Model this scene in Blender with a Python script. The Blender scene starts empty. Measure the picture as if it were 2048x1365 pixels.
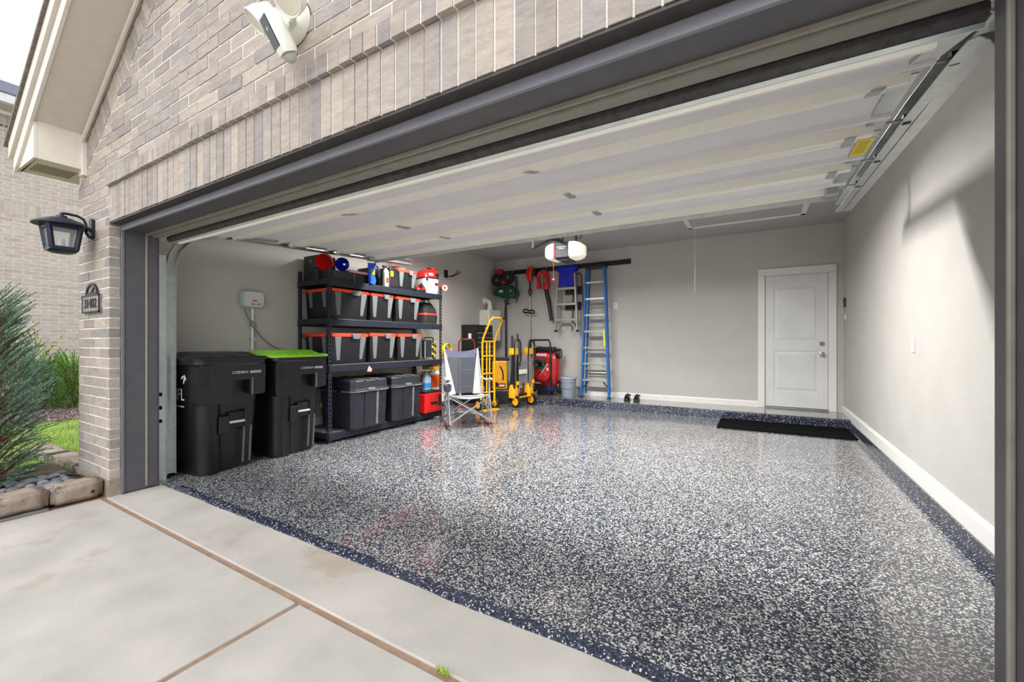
import bpy, bmesh, math, random
from mathutils import Vector, Matrix, noise
random.seed(7)
R = math.radians
SC = bpy.context.scene
COL = SC.collection
# ------------------------------------------------------------------ camera
F_PX, YAW, CAM_H, HOR = 835.0, R(30.5), 1.22, 684.0
cam_d = bpy.data.cameras.new('camera'); cam = bpy.data.objects.new('camera', cam_d); COL.objects.link(cam)
cam_d.sensor_width = 36.0; cam_d.lens = F_PX / 2048 * 36.0
cam_d.shift_y = (HOR - 682.5) / 2048
cam_d.clip_start = 0.02; cam_d.clip_end = 200
cam.location = (0, 0, CAM_H); cam.rotation_euler = (R(90), 0, YAW)
SC.camera = cam
# ------------------------------------------------------------------ sky, sun, exposure
SC.view_settings.view_transform = 'Standard'; SC.view_settings.look = 'None'
SC.view_settings.gamma = 1.0; SC.view_settings.use_curve_mapping = False
SC.view_settings.exposure = 0.95
w = bpy.data.worlds.new('overcast_sky'); SC.world = w; w.use_nodes = True
nt = w.node_tree; bg = nt.nodes['Background']
tc = nt.nodes.new('ShaderNodeTexCoord'); nz = nt.nodes.new('ShaderNodeTexNoise'); cr = nt.nodes.new('ShaderNodeValToRGB')
nz.inputs['Scale'].default_value = 2.2; nz.inputs['Detail'].default_value = 5
cr.color_ramp.elements[0].position = 0.32; cr.color_ramp.elements[0].color = (0.70, 0.76, 0.86, 1)
cr.color_ramp.elements[1].position = 0.62; cr.color_ramp.elements[1].color = (0.95, 0.97, 1.0, 1)
nt.links.new(tc.outputs['Generated'], nz.inputs['Vector']); nt.links.new(nz.outputs['Fac'], cr.inputs['Fac'])
nt.links.new(cr.outputs['Color'], bg.inputs['Color']); bg.inputs['Strength'].default_value = 1.0
sun_d = bpy.data.lights.new('veiled_sun', 'SUN'); sun = bpy.data.objects.new('veiled_sun', sun_d); COL.objects.link(sun)
sun_d.energy = 1.1; sun_d.angle = R(50); sun_d.color = (1.0, 0.96, 0.9)
sun.rotation_euler = (R(48), 0, R(20)); sun.location = (2, -6, 8)

# ------------------------------------------------------------------ pixel helpers (a pixel gives a direction; a plane gives the distance)
CY, SY = math.cos(YAW), math.sin(YAW)
def P(px, py, X=None, Y=None, Z=None):
    r = (px - 1024) / F_PX
    a = (r * CY - SY, CY + r * SY, (HOR - py) / F_PX)
    t = X / a[0] if X is not None else Y / a[1] if Y is not None else (Z - CAM_H) / a[2]
    return Vector((a[0] * t, a[1] * t, CAM_H + a[2] * t))
def Q(x, y, z):
    dp = -SY * x + CY * y
    if dp < 0.05: return (-9999, -9999)
    return (1024 + F_PX * (CY * x + SY * y) / dp, HOR - F_PX * (z - CAM_H) / dp)
def inview(x, y, z, m=40):
    q = Q(x, y, z); return -m < q[0] < 2048 + m and -m < q[1] < 1365 + m
def yX(px, X): return P(px, 684, X=X).y
def zX(px, py, X): return P(px, py, X=X).z
def flz(y): return 0.02 + 0.0082 * (y - 1.62)

# ------------------------------------------------------------------ materials
def lin(c): return tuple(((v / 255) / 12.92 if v / 255 <= 0.04045 else ((v / 255 + 0.055) / 1.055) ** 2.4) for v in c)
MATS = {}
def mat(name, col=(128, 128, 128), rough=0.5, metal=0.0, var=0.08, scale=12.0, bump=0.0, bscale=60.0, spec=None, coat=0, emit=None, estr=0, stain=None, stain_t=0.68, stain_s=6, rnd=0):
    if name in MATS: return MATS[name]
    m = bpy.data.materials.new(name); m.use_nodes = True; n = m.node_tree.nodes; l = m.node_tree.links
    b = n['Principled BSDF']; c = lin(col)
    t = n.new('ShaderNodeTexCoord')
    nz = n.new('ShaderNodeTexNoise'); nz.inputs['Scale'].default_value = scale; nz.inputs['Detail'].default_value = 4
    l.new(t.outputs['Object'], nz.inputs['Vector'])
    mx = n.new('ShaderNodeMix'); mx.data_type = 'RGBA'
    mx.inputs['A'].default_value = (*[max(0, v * (1 - var)) for v in c], 1); mx.inputs['B'].default_value = (*[min(1, v * (1 + var)) for v in c], 1)
    mr = n.new('ShaderNodeMapRange'); mr.inputs[1].default_value = 0.3; mr.inputs[2].default_value = 0.7
    l.new(nz.outputs['Fac'], mr.inputs[0]); l.new(mr.outputs[0], mx.inputs['Factor'])
    out = mx.outputs['Result']
    if stain:
        n2 = n.new('ShaderNodeTexNoise'); n2.inputs['Scale'].default_value = stain_s; n2.inputs['Detail'].default_value = 6; n2.inputs['Roughness'].default_value = 0.65
        l.new(t.outputs['Object'], n2.inputs['Vector'])
        r2 = n.new('ShaderNodeMapRange'); r2.inputs[1].default_value = stain_t; r2.inputs[2].default_value = stain_t + 0.08
        l.new(n2.outputs['Fac'], r2.inputs[0])
        m2 = n.new('ShaderNodeMix'); m2.data_type = 'RGBA'; m2.inputs['B'].default_value = (*lin(stain), 1)
        l.new(r2.outputs[0], m2.inputs['Factor']); l.new(out, m2.inputs['A']); out = m2.outputs['Result']
    if rnd:
        oi = n.new('ShaderNodeObjectInfo'); ge = n.new('ShaderNodeNewGeometry')
        ad = n.new('ShaderNodeMath'); ad.operation = 'ADD'; l.new(oi.outputs['Random'], ad.inputs[0]); l.new(ge.outputs['Random Per Island'], ad.inputs[1])
        fr = n.new('ShaderNodeMath'); fr.operation = 'FRACT'; l.new(ad.outputs[0], fr.inputs[0])
        mr3 = n.new('ShaderNodeMapRange'); mr3.inputs[3].default_value = 1 - rnd; mr3.inputs[4].default_value = 1 + rnd; l.new(fr.outputs[0], mr3.inputs[0])
        h = n.new('ShaderNodeHueSaturation'); l.new(mr3.outputs[0], h.inputs['Value']); l.new(out, h.inputs['Color']); out = h.outputs['Color']
    l.new(out, b.inputs['Base Color'])
    b.inputs['Roughness'].default_value = rough; b.inputs['Metallic'].default_value = metal
    if spec is not None: b.inputs['Specular IOR Level'].default_value = spec
    if coat: b.inputs['Coat Weight'].default_value = coat; b.inputs['Coat Roughness'].default_value = 0.08
    if emit: b.inputs['Emission Color'].default_value = (*lin(emit), 1); b.inputs['Emission Strength'].default_value = estr
    if bump:
        n3 = n.new('ShaderNodeTexNoise'); n3.inputs['Scale'].default_value = bscale; n3.inputs['Detail'].default_value = 3
        l.new(t.outputs['Object'], n3.inputs['Vector'])
        bp = n.new('ShaderNodeBump'); bp.inputs['Strength'].default_value = bump; bp.inputs['Distance'].default_value = 0.01
        l.new(n3.outputs['Fac'], bp.inputs['Height']); l.new(bp.outputs['Normal'], b.inputs['Normal'])
    MATS[name] = m; return m

def brick_mat(name, cols, rough=0.85):
    m = bpy.data.materials.new(name); m.use_nodes = True; n = m.node_tree.nodes; l = m.node_tree.links; b = n['Principled BSDF']
    oi = n.new('ShaderNodeObjectInfo'); ge = n.new('ShaderNodeNewGeometry')
    ad = n.new('ShaderNodeMath'); ad.operation = 'ADD'; l.new(oi.outputs['Random'], ad.inputs[0]); l.new(ge.outputs['Random Per Island'], ad.inputs[1])
    fr = n.new('ShaderNodeMath'); fr.operation = 'FRACT'; l.new(ad.outputs[0], fr.inputs[0])
    cr = n.new('ShaderNodeValToRGB'); e = cr.color_ramp.elements
    while len(e) < len(cols): e.new(0.5)
    for i, c in enumerate(cols): e[i].position = i / (len(cols) - 1); e[i].color = (*lin(c), 1)
    l.new(fr.outputs[0], cr.inputs['Fac'])
    tc = n.new('ShaderNodeNewGeometry')
    mp = n.new('ShaderNodeMapping'); mp.inputs['Scale'].default_value = (9, 9, 30); l.new(tc.outputs['Position'], mp.inputs['Vector'])
    nz = n.new('ShaderNodeTexNoise'); nz.inputs['Scale'].default_value = 1.0; nz.inputs['Detail'].default_value = 6; nz.inputs['Roughness'].default_value = 0.7
    l.new(mp.outputs['Vector'], nz.inputs['Vector'])
    mr = n.new('ShaderNodeMapRange'); mr.inputs[1].default_value = 0.25; mr.inputs[2].default_value = 0.75; mr.inputs[3].default_value = 0.74; mr.inputs[4].default_value = 1.24; l.new(nz.outputs['Fac'], mr.inputs[0])
    h = n.new('ShaderNodeHueSaturation'); l.new(cr.outputs['Color'], h.inputs['Color']); l.new(mr.outputs[0], h.inputs['Value'])
    l.new(h.outputs['Color'], b.inputs['Base Color']); b.inputs['Roughness'].default_value = rough; b.inputs['Specular IOR Level'].default_value = 0.2
    n3 = n.new('ShaderNodeTexNoise'); n3.inputs['Scale'].default_value = 70; l.new(tc.outputs['Position'], n3.inputs['Vector'])
    bp = n.new('ShaderNodeBump'); bp.inputs['Strength'].default_value = 0.35; bp.inputs['Distance'].default_value = 0.008; l.new(n3.outputs['Fac'], bp.inputs['Height']); l.new(bp.outputs['Normal'], b.inputs['Normal'])
    MATS[name] = m; return m

def flake_mat(name='epoxy_flake', dark=False):
    m = bpy.data.materials.new(name); m.use_nodes = True; n = m.node_tree.nodes; l = m.node_tree.links; b = n['Principled BSDF']
    t = n.new('ShaderNodeTexCoord'); nz = n.new('ShaderNodeTexNoise'); nz.inputs['Scale'].default_value = 60; l.new(t.outputs['Object'], nz.inputs['Vector'])
    ma = n.new('ShaderNodeMixRGB'); ma.inputs['Fac'].default_value = 0.012; l.new(t.outputs['Object'], ma.inputs['Color1']); l.new(nz.outputs['Color'], ma.inputs['Color2'])
    v = n.new('ShaderNodeTexVoronoi'); v.inputs['Scale'].default_value = 150; l.new(ma.outputs['Color'], v.inputs['Vector'])
    s = n.new('ShaderNodeSeparateColor'); l.new(v.outputs['Color'], s.inputs['Color'])
    cr = n.new('ShaderNodeValToRGB'); cr.color_ramp.interpolation = 'CONSTANT'; e = cr.color_ramp.elements
    pal = [(0, (56, 62, 76)), (0.34, (28, 31, 40)), (0.50, (74, 80, 94)), (0.62, (108, 112, 120)), (0.71, (206, 203, 197)), (0.88, (160, 158, 152))]
    if dark: pal = [(0, (40, 46, 62)), (0.40, (26, 30, 42)), (0.66, (60, 68, 88)), (0.86, (190, 190, 190)), (0.93, (110, 114, 124)), (0.97, (60, 66, 80))]
    while len(e) < len(pal): e.new(0.5)
    for i, (p, c) in enumerate(pal): e[i].position = p; e[i].color = (*lin(c), 1)
    l.new(s.outputs['Red'], cr.inputs['Fac'])
    big = n.new('ShaderNodeTexNoise'); big.inputs['Scale'].default_value = 1.3; big.inputs['Detail'].default_value = 4; l.new(t.outputs['Object'], big.inputs['Vector'])
    mr = n.new('ShaderNodeMapRange'); mr.inputs[1].default_value = 0.3; mr.inputs[2].default_value = 0.7; mr.inputs[3].default_value = 0.86; mr.inputs[4].default_value = 1.12; l.new(big.outputs['Fac'], mr.inputs[0])
    h = n.new('ShaderNodeHueSaturation'); l.new(cr.outputs['Color'], h.inputs['Color']); l.new(mr.outputs[0], h.inputs['Value']); l.new(h.outputs['Color'], b.inputs['Base Color'])
    b.inputs['Roughness'].default_value = 0.16; b.inputs['Specular IOR Level'].default_value = 0.55
    b.inputs['Coat Weight'].default_value = 0.5; b.inputs['Coat Roughness'].default_value = 0.07
    n3 = n.new('ShaderNodeTexNoise'); n3.inputs['Scale'].default_value = 14; l.new(t.outputs['Object'], n3.inputs['Vector'])
    bp = n.new('ShaderNodeBump'); bp.inputs['Strength'].default_value = 0.05; bp.inputs['Distance'].default_value = 0.01; l.new(n3.outputs['Fac'], bp.inputs['Height']); l.new(bp.outputs['Normal'], b.inputs['Normal'])
    MATS[name] = m; return m

def concrete_mat():
    m = mat('concrete_driveway', (180, 175, 168), 0.85, var=0.13, scale=2.6, bump=0.12, bscale=120, spec=0.2, stain=(168, 157, 144), stain_t=0.57, stain_s=1.1)
    return m
CONC = concrete_mat()
FLAKE = flake_mat(); FLAKE_D = flake_mat('epoxy_curb', True)
WALLP = mat('greige_wall_paint', (188, 185, 179), 0.75, var=0.03, scale=3, bump=0.25, bscale=160, spec=0.25)
CEILP = mat('grey_ceiling_paint', (176, 174, 172), 0.85, var=0.03, scale=3, bump=0.2, bscale=140, spec=0.2)
TRIMW = mat('white_trim_paint', (228, 226, 221), 0.42, var=0.02)
DOORW = mat('white_door_paint', (216, 217, 216), 0.40, var=0.05, scale=3, stain=(186, 186, 186), stain_t=0.66, stain_s=2.5)
JAMB = mat('dark_grey_jamb_paint', (82, 80, 84), 0.45, var=0.08, scale=10, stain=(112, 110, 112), stain_t=0.70, stain_s=5)
SOFF = mat('greige_soffit_paint', (206, 200, 190), 0.6, var=0.03)
FASC = mat('cream_fascia_paint', (222, 216, 204), 0.5, var=0.04)
MORT = mat('mortar', (230, 224, 214), 0.95, var=0.08, scale=30, bump=0.4, bscale=150, spec=0.1)
FOUND = mat('grey_foundation_concrete', (150, 138, 124), 0.95, var=0.2, scale=9, bump=0.8, bscale=30, spec=0.1)
BRICK = brick_mat('grey_tan_brick', [(148, 140, 132), (162, 153, 144), (168, 158, 148), (152, 147, 143), (178, 166, 154), (142, 137, 134), (166, 155, 148)])
NBRICK = brick_mat('pale_neighbour_brick', [(172, 160, 148), (184, 172, 160), (178, 168, 160), (188, 178, 168)])
GALV = mat('galvanised_steel', (176, 180, 178), 0.38, 0.75, var=0.12, scale=18)
GALVL = mat('bright_galvanised_strip', (196, 204, 200), 0.35, 0.6, var=0.10, scale=12)
DOORIN = mat('white_steel_door_skin', (226, 224, 224), 0.5, var=0.03, scale=4)
RAILW = mat('lit_cream_rail', (246, 243, 232), 0.45, var=0.03, scale=5, stain=(196, 150, 96), stain_t=0.74, stain_s=5)  # door paint brightened for the daylight the rails catch; stain adds rust
RUBBER = mat('weathered_rubber', (70, 68, 66), 0.8, var=0.3, scale=30)
BLACK = mat('black_plastic', (24, 24, 27), 0.38, var=0.15)
BINBLK = mat('scuffed_black_bin_plastic', (19, 19, 23), 0.32, var=0.22, scale=14, bump=0.15, bscale=220, stain=(110, 112, 116), stain_t=0.76, stain_s=22)
BLKMET = mat('black_powder_coat', (30, 31, 35), 0.42, 0.2, var=0.15)
SHELFM = mat('blue_black_rack_steel', (38, 43, 54), 0.4, 0.3, var=0.15)
LIME = mat('lime_green_plastic', (136, 204, 50), 0.38, var=0.05)
ORANGE = mat('red_orange_plastic', (240, 70, 44), 0.4, var=0.05)
REDP = mat('red_plastic', (214, 30, 28), 0.35, var=0.08)
DRED = mat('dark_red_paint', (128, 20, 24), 0.32, var=0.1, coat=0.3)
MOWR = mat('red_mower_paint', (176, 24, 26), 0.28, var=0.1, coat=0.4)
BLUEP = mat('cobalt_blue_plastic', (18, 34, 190), 0.4, var=0.1)
BAGBL = mat('bright_blue_bag', (34, 92, 214), 0.3, var=0.25, scale=16, stain=(230, 236, 240), stain_t=0.66, stain_s=14)
LADB = mat('blue_fibreglass', (22, 104, 176), 0.42, var=0.08)
ALU = mat('aluminium', (186, 184, 178), 0.36, 0.8, var=0.08)
GREYP = mat('grey_plastic', (108, 111, 113), 0.45, var=0.05)
YELL = mat('yellow_paint', (238, 170, 18), 0.36, var=0.06)
YELLL = mat('yellow_label', (238, 214, 20), 0.5, var=0.04)
WHITEP = mat('white_plastic', (226, 226, 220), 0.4, var=0.03)
CAMW = mat('ivory_white_plastic', (236, 236, 226), 0.35, var=0.02)
GREENP = mat('dark_green_plastic', (18, 74, 42), 0.38, var=0.12)
PINK = mat('pink_foam', (224, 160, 150), 0.8, var=0.06)
CHR = mat('satin_nickel', (170, 164, 156), 0.25, 0.9, var=0.05)
CHESTM = mat('dusty_navy_black_plastic', (34, 36, 45), 0.5, var=0.25, scale=10, stain=(78, 78, 84), stain_t=0.68, stain_s=8)
DUST = mat('dusty_grey_plastic', (112, 110, 108), 0.7, var=0.25, scale=12)
LANT = mat('black_lantern_metal', (36, 44, 58), 0.42, 0.4, var=0.12)
PLAQ = mat('pewter_plaque', (140, 137, 131), 0.5, 0.2, var=0.15)
PLAQD = mat('dark_bronze_numerals', (42, 39, 38), 0.5, 0.1, var=0.15)
STONE = mat('weathered_edging_stone', (156, 142, 128), 0.92, var=0.25, scale=9, bump=0.9, bscale=22, spec=0.1, stain=(92, 88, 86), stain_t=0.56, stain_s=5)
PEB = mat('river_pebble', (112, 116, 122), 0.6, var=0.2, scale=10, rnd=0.35)
WOOD = mat('grey_brown_wood', (128, 118, 104), 0.75, var=0.15)
FABN = mat('navy_grey_fabric', (70, 72, 92), 0.85, var=0.12, scale=20, bump=0.2, bscale=90)
FABW = mat('off_white_fabric', (160, 158, 155), 0.85, var=0.05, bump=0.15, bscale=90)
MAT_B = mat('black_rubber_mat', (9, 9, 10), 0.95, spec=.1, var=0.3, scale=60, bump=0.5, bscale=200)
SHOE = mat('black_shoe_rubber', (14, 14, 15), 0.3, var=0.2)
SILVERL = mat('silver_print', (196, 200, 204), 0.5, var=0.03)
GLASS = None

# ------------------------------------------------------------------ mesh builder
class MB:
    def __init__(s): s.v = []; s.f = []
    def add(s, vs, fs, T=None):
        o = len(s.v)
        s.v += [tuple(T @ Vector(p)) if T else tuple(p) for p in vs]; s.f += [tuple(i + o for i in f) for f in fs]; return s
    def box(s, x0, x1, y0, y1, z0, z1, T=None):
        return s.add([(x0, y0, z0), (x1, y0, z0), (x1, y1, z0), (x0, y1, z0), (x0, y0, z1), (x1, y0, z1), (x1, y1, z1), (x0, y1, z1)],
                     [(0, 3, 2, 1), (4, 5, 6, 7), (0, 1, 5, 4), (1, 2, 6, 5), (2, 3, 7, 6), (3, 0, 4, 7)], T)
    def bar(s, p0, p1, a, b, up=(0, 0, 1)):           # rectangular bar between two points, a wide across, b along 'up'
        p0, p1 = Vector(p0), Vector(p1); d = (p1 - p0).normalized(); u = Vector(up)
        sd = d.cross(u)
        if sd.length < 1e-4: sd = d.cross(Vector((0, 1, 0)))
        sd.normalize(); u = sd.cross(d).normalized()
        vs = []
        for p in (p0, p1):
            for i, j in ((-1, -1), (1, -1), (1, 1), (-1, 1)): vs.append(p + sd * (i * a / 2) + u * (j * b / 2))
        return s.add(vs, [(0, 1, 2, 3), (7, 6, 5, 4), (0, 4, 5, 1), (1, 5, 6, 2), (2, 6, 7, 3), (3, 7, 4, 0)])
    def loft(s, rings, caps=True, closed=True):
        n = len(rings[0]); vs = [p for r in rings for p in r]; fs = []
        for k in range(len(rings) - 1):
            for i in range(n if closed else n - 1):
                j = (i + 1) % n; fs.append((k * n + i, k * n + j, (k + 1) * n + j, (k + 1) * n + i))
        if caps: fs.append(tuple(range(n - 1, -1, -1))); fs.append(tuple((len(rings) - 1) * n + i for i in range(n)))
        return s.add(vs, fs)
    def tube(s, pts, r, n=8, closed=False):
        pts = [Vector(p) for p in pts]; rings = []; rs = r if isinstance(r, (list, tuple)) else [r] * len(pts)
        up = None; N = len(pts)
        for i, p in enumerate(pts):
            a = pts[(i - 1) % N] if (closed or i > 0) else pts[0]; b = pts[(i + 1) % N] if (closed or i < N - 1) else pts[-1]
            d = (b - a).normalized()
            if up is None:
                up = Vector((0, 0, 1)) if abs(d.z) < 0.9 else Vector((0, 1, 0))
            sd = d.cross(up)
            if sd.length < 1e-5: sd = d.cross(Vector((1, 0.3, 0.2)))
            sd.normalize(); up = sd.cross(d).normalized()
            rings.append([p + (sd * math.cos(t) + up * math.sin(t)) * rs[i] for t in [2 * math.pi * k / n for k in range(n)]])
        if closed: rings.append(rings[0]); return s.loft(rings, caps=False)
        return s.loft(rings)
    def cyl(s, p0, p1, r0, r1=None, n=16):
        return s.tube([p0, p1], [r0, r0 if r1 is None else r1], n)
    def lathe(s, prof, c=(0, 0, 0), axis='z', n=20, T=None):
        rings = []
        for r, z in prof:
            rg = []
            for k in range(n):
                a = 2 * math.pi * k / n; x, y = r * math.cos(a), r * math.sin(a)
                q = {'z': (x, y, z), 'x': (z, x, y), 'y': (x, z, y)}[axis]
                q = Vector((q[0] + c[0], q[1] + c[1], q[2] + c[2])); rg.append(T @ q if T else q)
            rings.append(rg)
        return s.loft(rings, caps=tuple(prof[0]) != tuple(prof[-1]))
    def ell(s, c, r, n=12, m=8, T=None):
        rings = []
        for j in range(1, m):
            ph = math.pi * j / m
            rings.append([Vector((c[0] + r[0] * math.sin(ph) * math.cos(2 * math.pi * k / n), c[1] + r[1] * math.sin(ph) * math.sin(2 * math.pi * k / n), c[2] - r[2] * math.cos(ph))) for k in range(n)])
        if T: rings = [[T @ p for p in rg] for rg in rings]
        return s.loft(rings)
    def prism(s, poly, h0, h1, plane='xz'):            # poly in 2D, extruded along the third axis
        def m3(p, h): return {'xz': (p[0], h, p[1]), 'xy': (p[0], p[1], h), 'yz': (h, p[0], p[1])}[plane]
        return s.loft([[Vector(m3(p, h0)) for p in poly], [Vector(m3(p, h1)) for p in poly]])
    def mesh(s, name):
        me = bpy.data.meshes.new(name); me.from_pydata(s.v, [], s.f)
        bm = bmesh.new(); bm.from_mesh(me); bmesh.ops.recalc_face_normals(bm, faces=bm.faces); bm.to_mesh(me); bm.free(); return me
    def build(s, name, m, parent=None, smooth=False, bevel=0, kind=None, seg=2, loc=None):
        me = s.mesh(name); o = bpy.data.objects.new(name, me); COL.objects.link(o); me.materials.append(m)
        if smooth:
            me.polygons.foreach_set('use_smooth', [True] * len(me.polygons)); me.set_sharp_from_angle(angle=R(38))
        if bevel:
            b = o.modifiers.new('bevel', 'BEVEL'); b.width = bevel; b.segments = seg; b.limit_method = 'ANGLE'; b.angle_limit = R(40)
        if parent: o.parent = parent
        if loc: o.location = loc
        if kind: o['kind'] = kind
        return o
def rr(cx, cy, w, d, r, z, n=4):
    out = []
    for qx, qy, a0 in ((1, 1, 0), (-1, 1, 90), (-1, -1, 180), (1, -1, 270)):
        for k in range(n + 1):
            a = R(a0 + 90 * k / n); out.append(Vector((cx + qx * (w / 2 - r) + r * math.cos(a), cy + qy * (d / 2 - r) + r * math.sin(a), z)))
    return out
def tag(o, label, cat, group=None):
    o['label'] = label; o['category'] = cat
    if group: o['group'] = group
    return o
def thing(name, label, cat, loc=(0, 0, 0), rotz=0, group=None):
    o = bpy.data.objects.new(name, None); COL.objects.link(o); o.empty_display_size = 0.1
    o.location = loc; o.rotation_euler = (0, 0, rotz); return tag(o, label, cat, group)
def struct(o):
    o['kind'] = 'structure'; return o
def sroot(name, loc=(0, 0, 0)):
    o = bpy.data.objects.new(name, None); COL.objects.link(o); o.location = loc; o['kind'] = 'structure'; return o
def text(s, size, m, name, parent, T, ext=0.001, align='CENTER'):
    c = bpy.data.curves.new('t', 'FONT'); c.body = s; c.size = size; c.extrude = ext; c.align_x = align; c.align_y = 'CENTER'
    o = bpy.data.objects.new('t', c); COL.objects.link(o); dg = bpy.context.evaluated_depsgraph_get(); dg.update()
    me = bpy.data.meshes.new_from_object(o.evaluated_get(dg)); bpy.data.objects.remove(o); bpy.data.curves.remove(c)
    me.transform(T); me.materials.clear(); me.materials.append(m)
    ob = bpy.data.objects.new(name, me); COL.objects.link(ob); ob.parent = parent; return ob
def TF(loc, rx=0, ry=0, rz=0): return Matrix.Translation(loc) @ Matrix.Rotation(rz, 4, 'Z') @ Matrix.Rotation(ry, 4, 'Y') @ Matrix.Rotation(rx, 4, 'X')
UPRIGHT = Matrix.Rotation(R(90), 4, 'X')               # text facing local -y
def B(*a): return MB().box(*a)

# ================================================================== STRUCTURE
XL, XR, YF, YB, ZC = -4.90, 1.07, 1.53, 7.65, 2.96
JL, JR = -4.37, 0.52
BY = 1.22                                               # outer brick face
# floor slab with sloped top and rolled front lip
mb = MB(); N = 60; xs = [JL + (JR - JL) * i / N for i in range(N + 1)]
ra, rb, rc, rd = [], [], [], []
for x in xs:
    wob = 0.014 * noise.noise(Vector((x * 2.2, 0, 0))) + 0.006 * noise.noise(Vector((x * 9, 3, 0)))
    ra.append(Vector((x, 1.545 + wob, -0.02))); rb.append(Vector((x, 1.552 + wob, 0.006))); rc.append(Vector((x, 1.582 + wob, 0.0185))); rd.append(Vector((x, 1.612, flz(1.612))))
mb.loft([ra, rb, rc, rd], caps=False, closed=False)
floor = struct(mb.build('floor', FLAKE_D, smooth=True))
me = MB(); me.add([(XL, 1.61, flz(1.61)), (XR, 1.61, flz(1.61)), (XR, 7.05, flz(7.05)), (XL, 7.05, flz(7.05)), (XL, 1.61, -.1), (XR, 1.61, -.1), (XR, 7.05, -.1), (XL, 7.05, -.1)],
                  [(0, 1, 2, 3), (4, 7, 6, 5), (0, 4, 5, 1), (1, 5, 6, 2), (2, 6, 7, 3), (3, 7, 4, 0)])
me.build('slab', FLAKE, floor)
for a in ((XL, JL), (JR, XR)): B(a[0], a[1], 1.53, 1.61, -.1, .0195).build('slab_return', FLAKE, floor)
st = struct(B(XL, XR, 6.98, YB, 0.0, 0.19).build('floor_step', FLAKE_D, bevel=0.015))
B(XL + .01, XR - .01, 7.0, YB, .1902, .1912).build('step_top_coating', FLAKE, st)
# curbs along the side walls
for nm, x0, x1 in (('trim_1', XR - .03, XR), ('trim_2', XL, XL + .03)):
    mb = MB(); sgn = -1 if nm == 'trim_1' else 1
    poly = lambda y: [Vector((x0 if sgn < 0 else x1, y, 0.10 + .012 * (y - 1.6))), Vector((x1 if sgn < 0 else x0, y, 0.10 + .012 * (y - 1.6))), Vector((x1 if sgn < 0 else x0, y, 0)), Vector(((x0 - .05) if sgn < 0 else x1 + .05, y, flz(y) + .001)), Vector(((x0 - .012) if sgn < 0 else x1 + .012, y, flz(y) + .02))]
    mb.loft([poly(1.62), poly(6.98)]); struct(mb.build(nm, FLAKE_D))
# driveway: apron strip and slabs with recessed joints
drv = sroot('driveway')
MB().box(-14, 14, -14, 1.6, -.3, -.009).build('joint_bed', mat('joint_filler', (148, 124, 104), .95, var=.2, scale=20), drv)
def slab(x0, x1, y0, y1): B(x0, x1, y0, y1, -.12, 0).build('slab', CONC, drv, bevel=.006)
slab(-4.40, 3.6, 1.205, 1.56)
for x0, x1 in ((-4.40, -1.865), (-1.835, 1.1), (1.13, 3.6)):
    slab(x0, x1, -2.2, 1.172); slab(x0, x1, -6.0, -2.225); slab(x0, x1, -11, -6.025)
# wide ground
struct(B(-40, -5.2, -16, 30, -.3, -.015).build('ground', mat('soil', (108, 96, 78), .95, var=.25, scale=4)))
struct(B(3.62, 30, -16, 0.9, -.3, -.012).build('ground_side', mat('lawn_far', (112, 140, 70), .95, var=.3, scale=5)))
# walls
struct(B(-5.10, XL, 1.30, 8.0, -.1, 3.0).build('wall_left', WALLP))
struct(B(XR, XR + .3, 1.30, 8.0, -.1, 3.0).build('wall_right', WALLP))
D0, D1, DZ0, DZ1 = 0.085, 0.905, 0.19, 2.255
mb = MB().box(XL, D0, YB, YB + .2, -.1, 3.0).box(D1, XR, YB, YB + .2, -.1, 3.0).box(D0, D1, YB, YB + .2, DZ1, 3.0).box(D0, D1, YB, YB + .2, -.1, DZ0)
struct(mb.build('wall_back', WALLP))
struct(B(D0 - .3, D1 + .3, YB + .21, YB + .25, -.1, 2.6).build('wall_hallway', WALLP))
struct(B(-5.1, XR + .3, 1.30, 8.0, ZC, ZC + .12).build('ceiling', CEILP))
# baseboards
def base_prof(t, h): return [(0, 0), (t, 0), (t, h * .8), (t * .55, h * .9), (t * .4, h), (0, h)]
mb = MB(); mb.loft([[Vector((XR - u, y, 0.10 + .012 * (y - 1.6) + v)) for u, v in base_prof(.018, .125)] for y in (1.56, 6.98)])
mb.loft([[Vector((XR - u, y, .19 + v)) for u, v in base_prof(.018, .10)] for y in (6.98, YB)]); struct(mb.build('baseboard_right', TRIMW))
mb = MB(); mb.loft([[Vector((x, YB - u, 0.191 + v)) for u, v in base_prof(.018, .095)] for x in (XL + .02, 0.0)]); struct(mb.build('baseboard_back', TRIMW))
mb = MB(); mb.loft([[Vector((XL + u, y, 0.10 + .012 * (y - 1.6) + v)) for u, v in base_prof(.018, .125)] for y in (1.56, 6.98)]); struct(mb.build('baseboard_left', TRIMW))
# house door with casing
dr = sroot('door_1')
for a in ((0.0, D0 + .005, .192, 2.2545), (D1 - .005, .988, .192, 2.2545), (0, .988, 2.255, 2.355)): B(a[0], a[1], YB - .022, YB, a[2], a[3]).build('casing', TRIMW, dr, bevel=.004)
MB().box(D0 - .005, D0 + .012, YB, YB + .12, .19, 2.255).box(D1 - .012, D1 + .005, YB, YB + .12, .19, 2.255).box(D0, D1, YB, YB + .12, 2.243, 2.26).build('jamb', TRIMW, dr)
B(D0 + .012, D1 - .012, YB - .02, YB + .1, .19, .213).build('threshold', mat('worn_alu_threshold', (150, 146, 140), .4, .6), dr, bevel=.004)
dx0, dx1, dz0, dz1 = D0 + .016, D1 - .016, .218, 2.24
B(dx0, dx1, YB + .020, YB + .055, dz0, dz1).build('leaf_core', DOORW, dr)
yf = YB + .010
mb = MB(); pan = [(.218 + .24, 1.08), (1.235, 2.24 - .17)]; sl = .115
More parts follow.
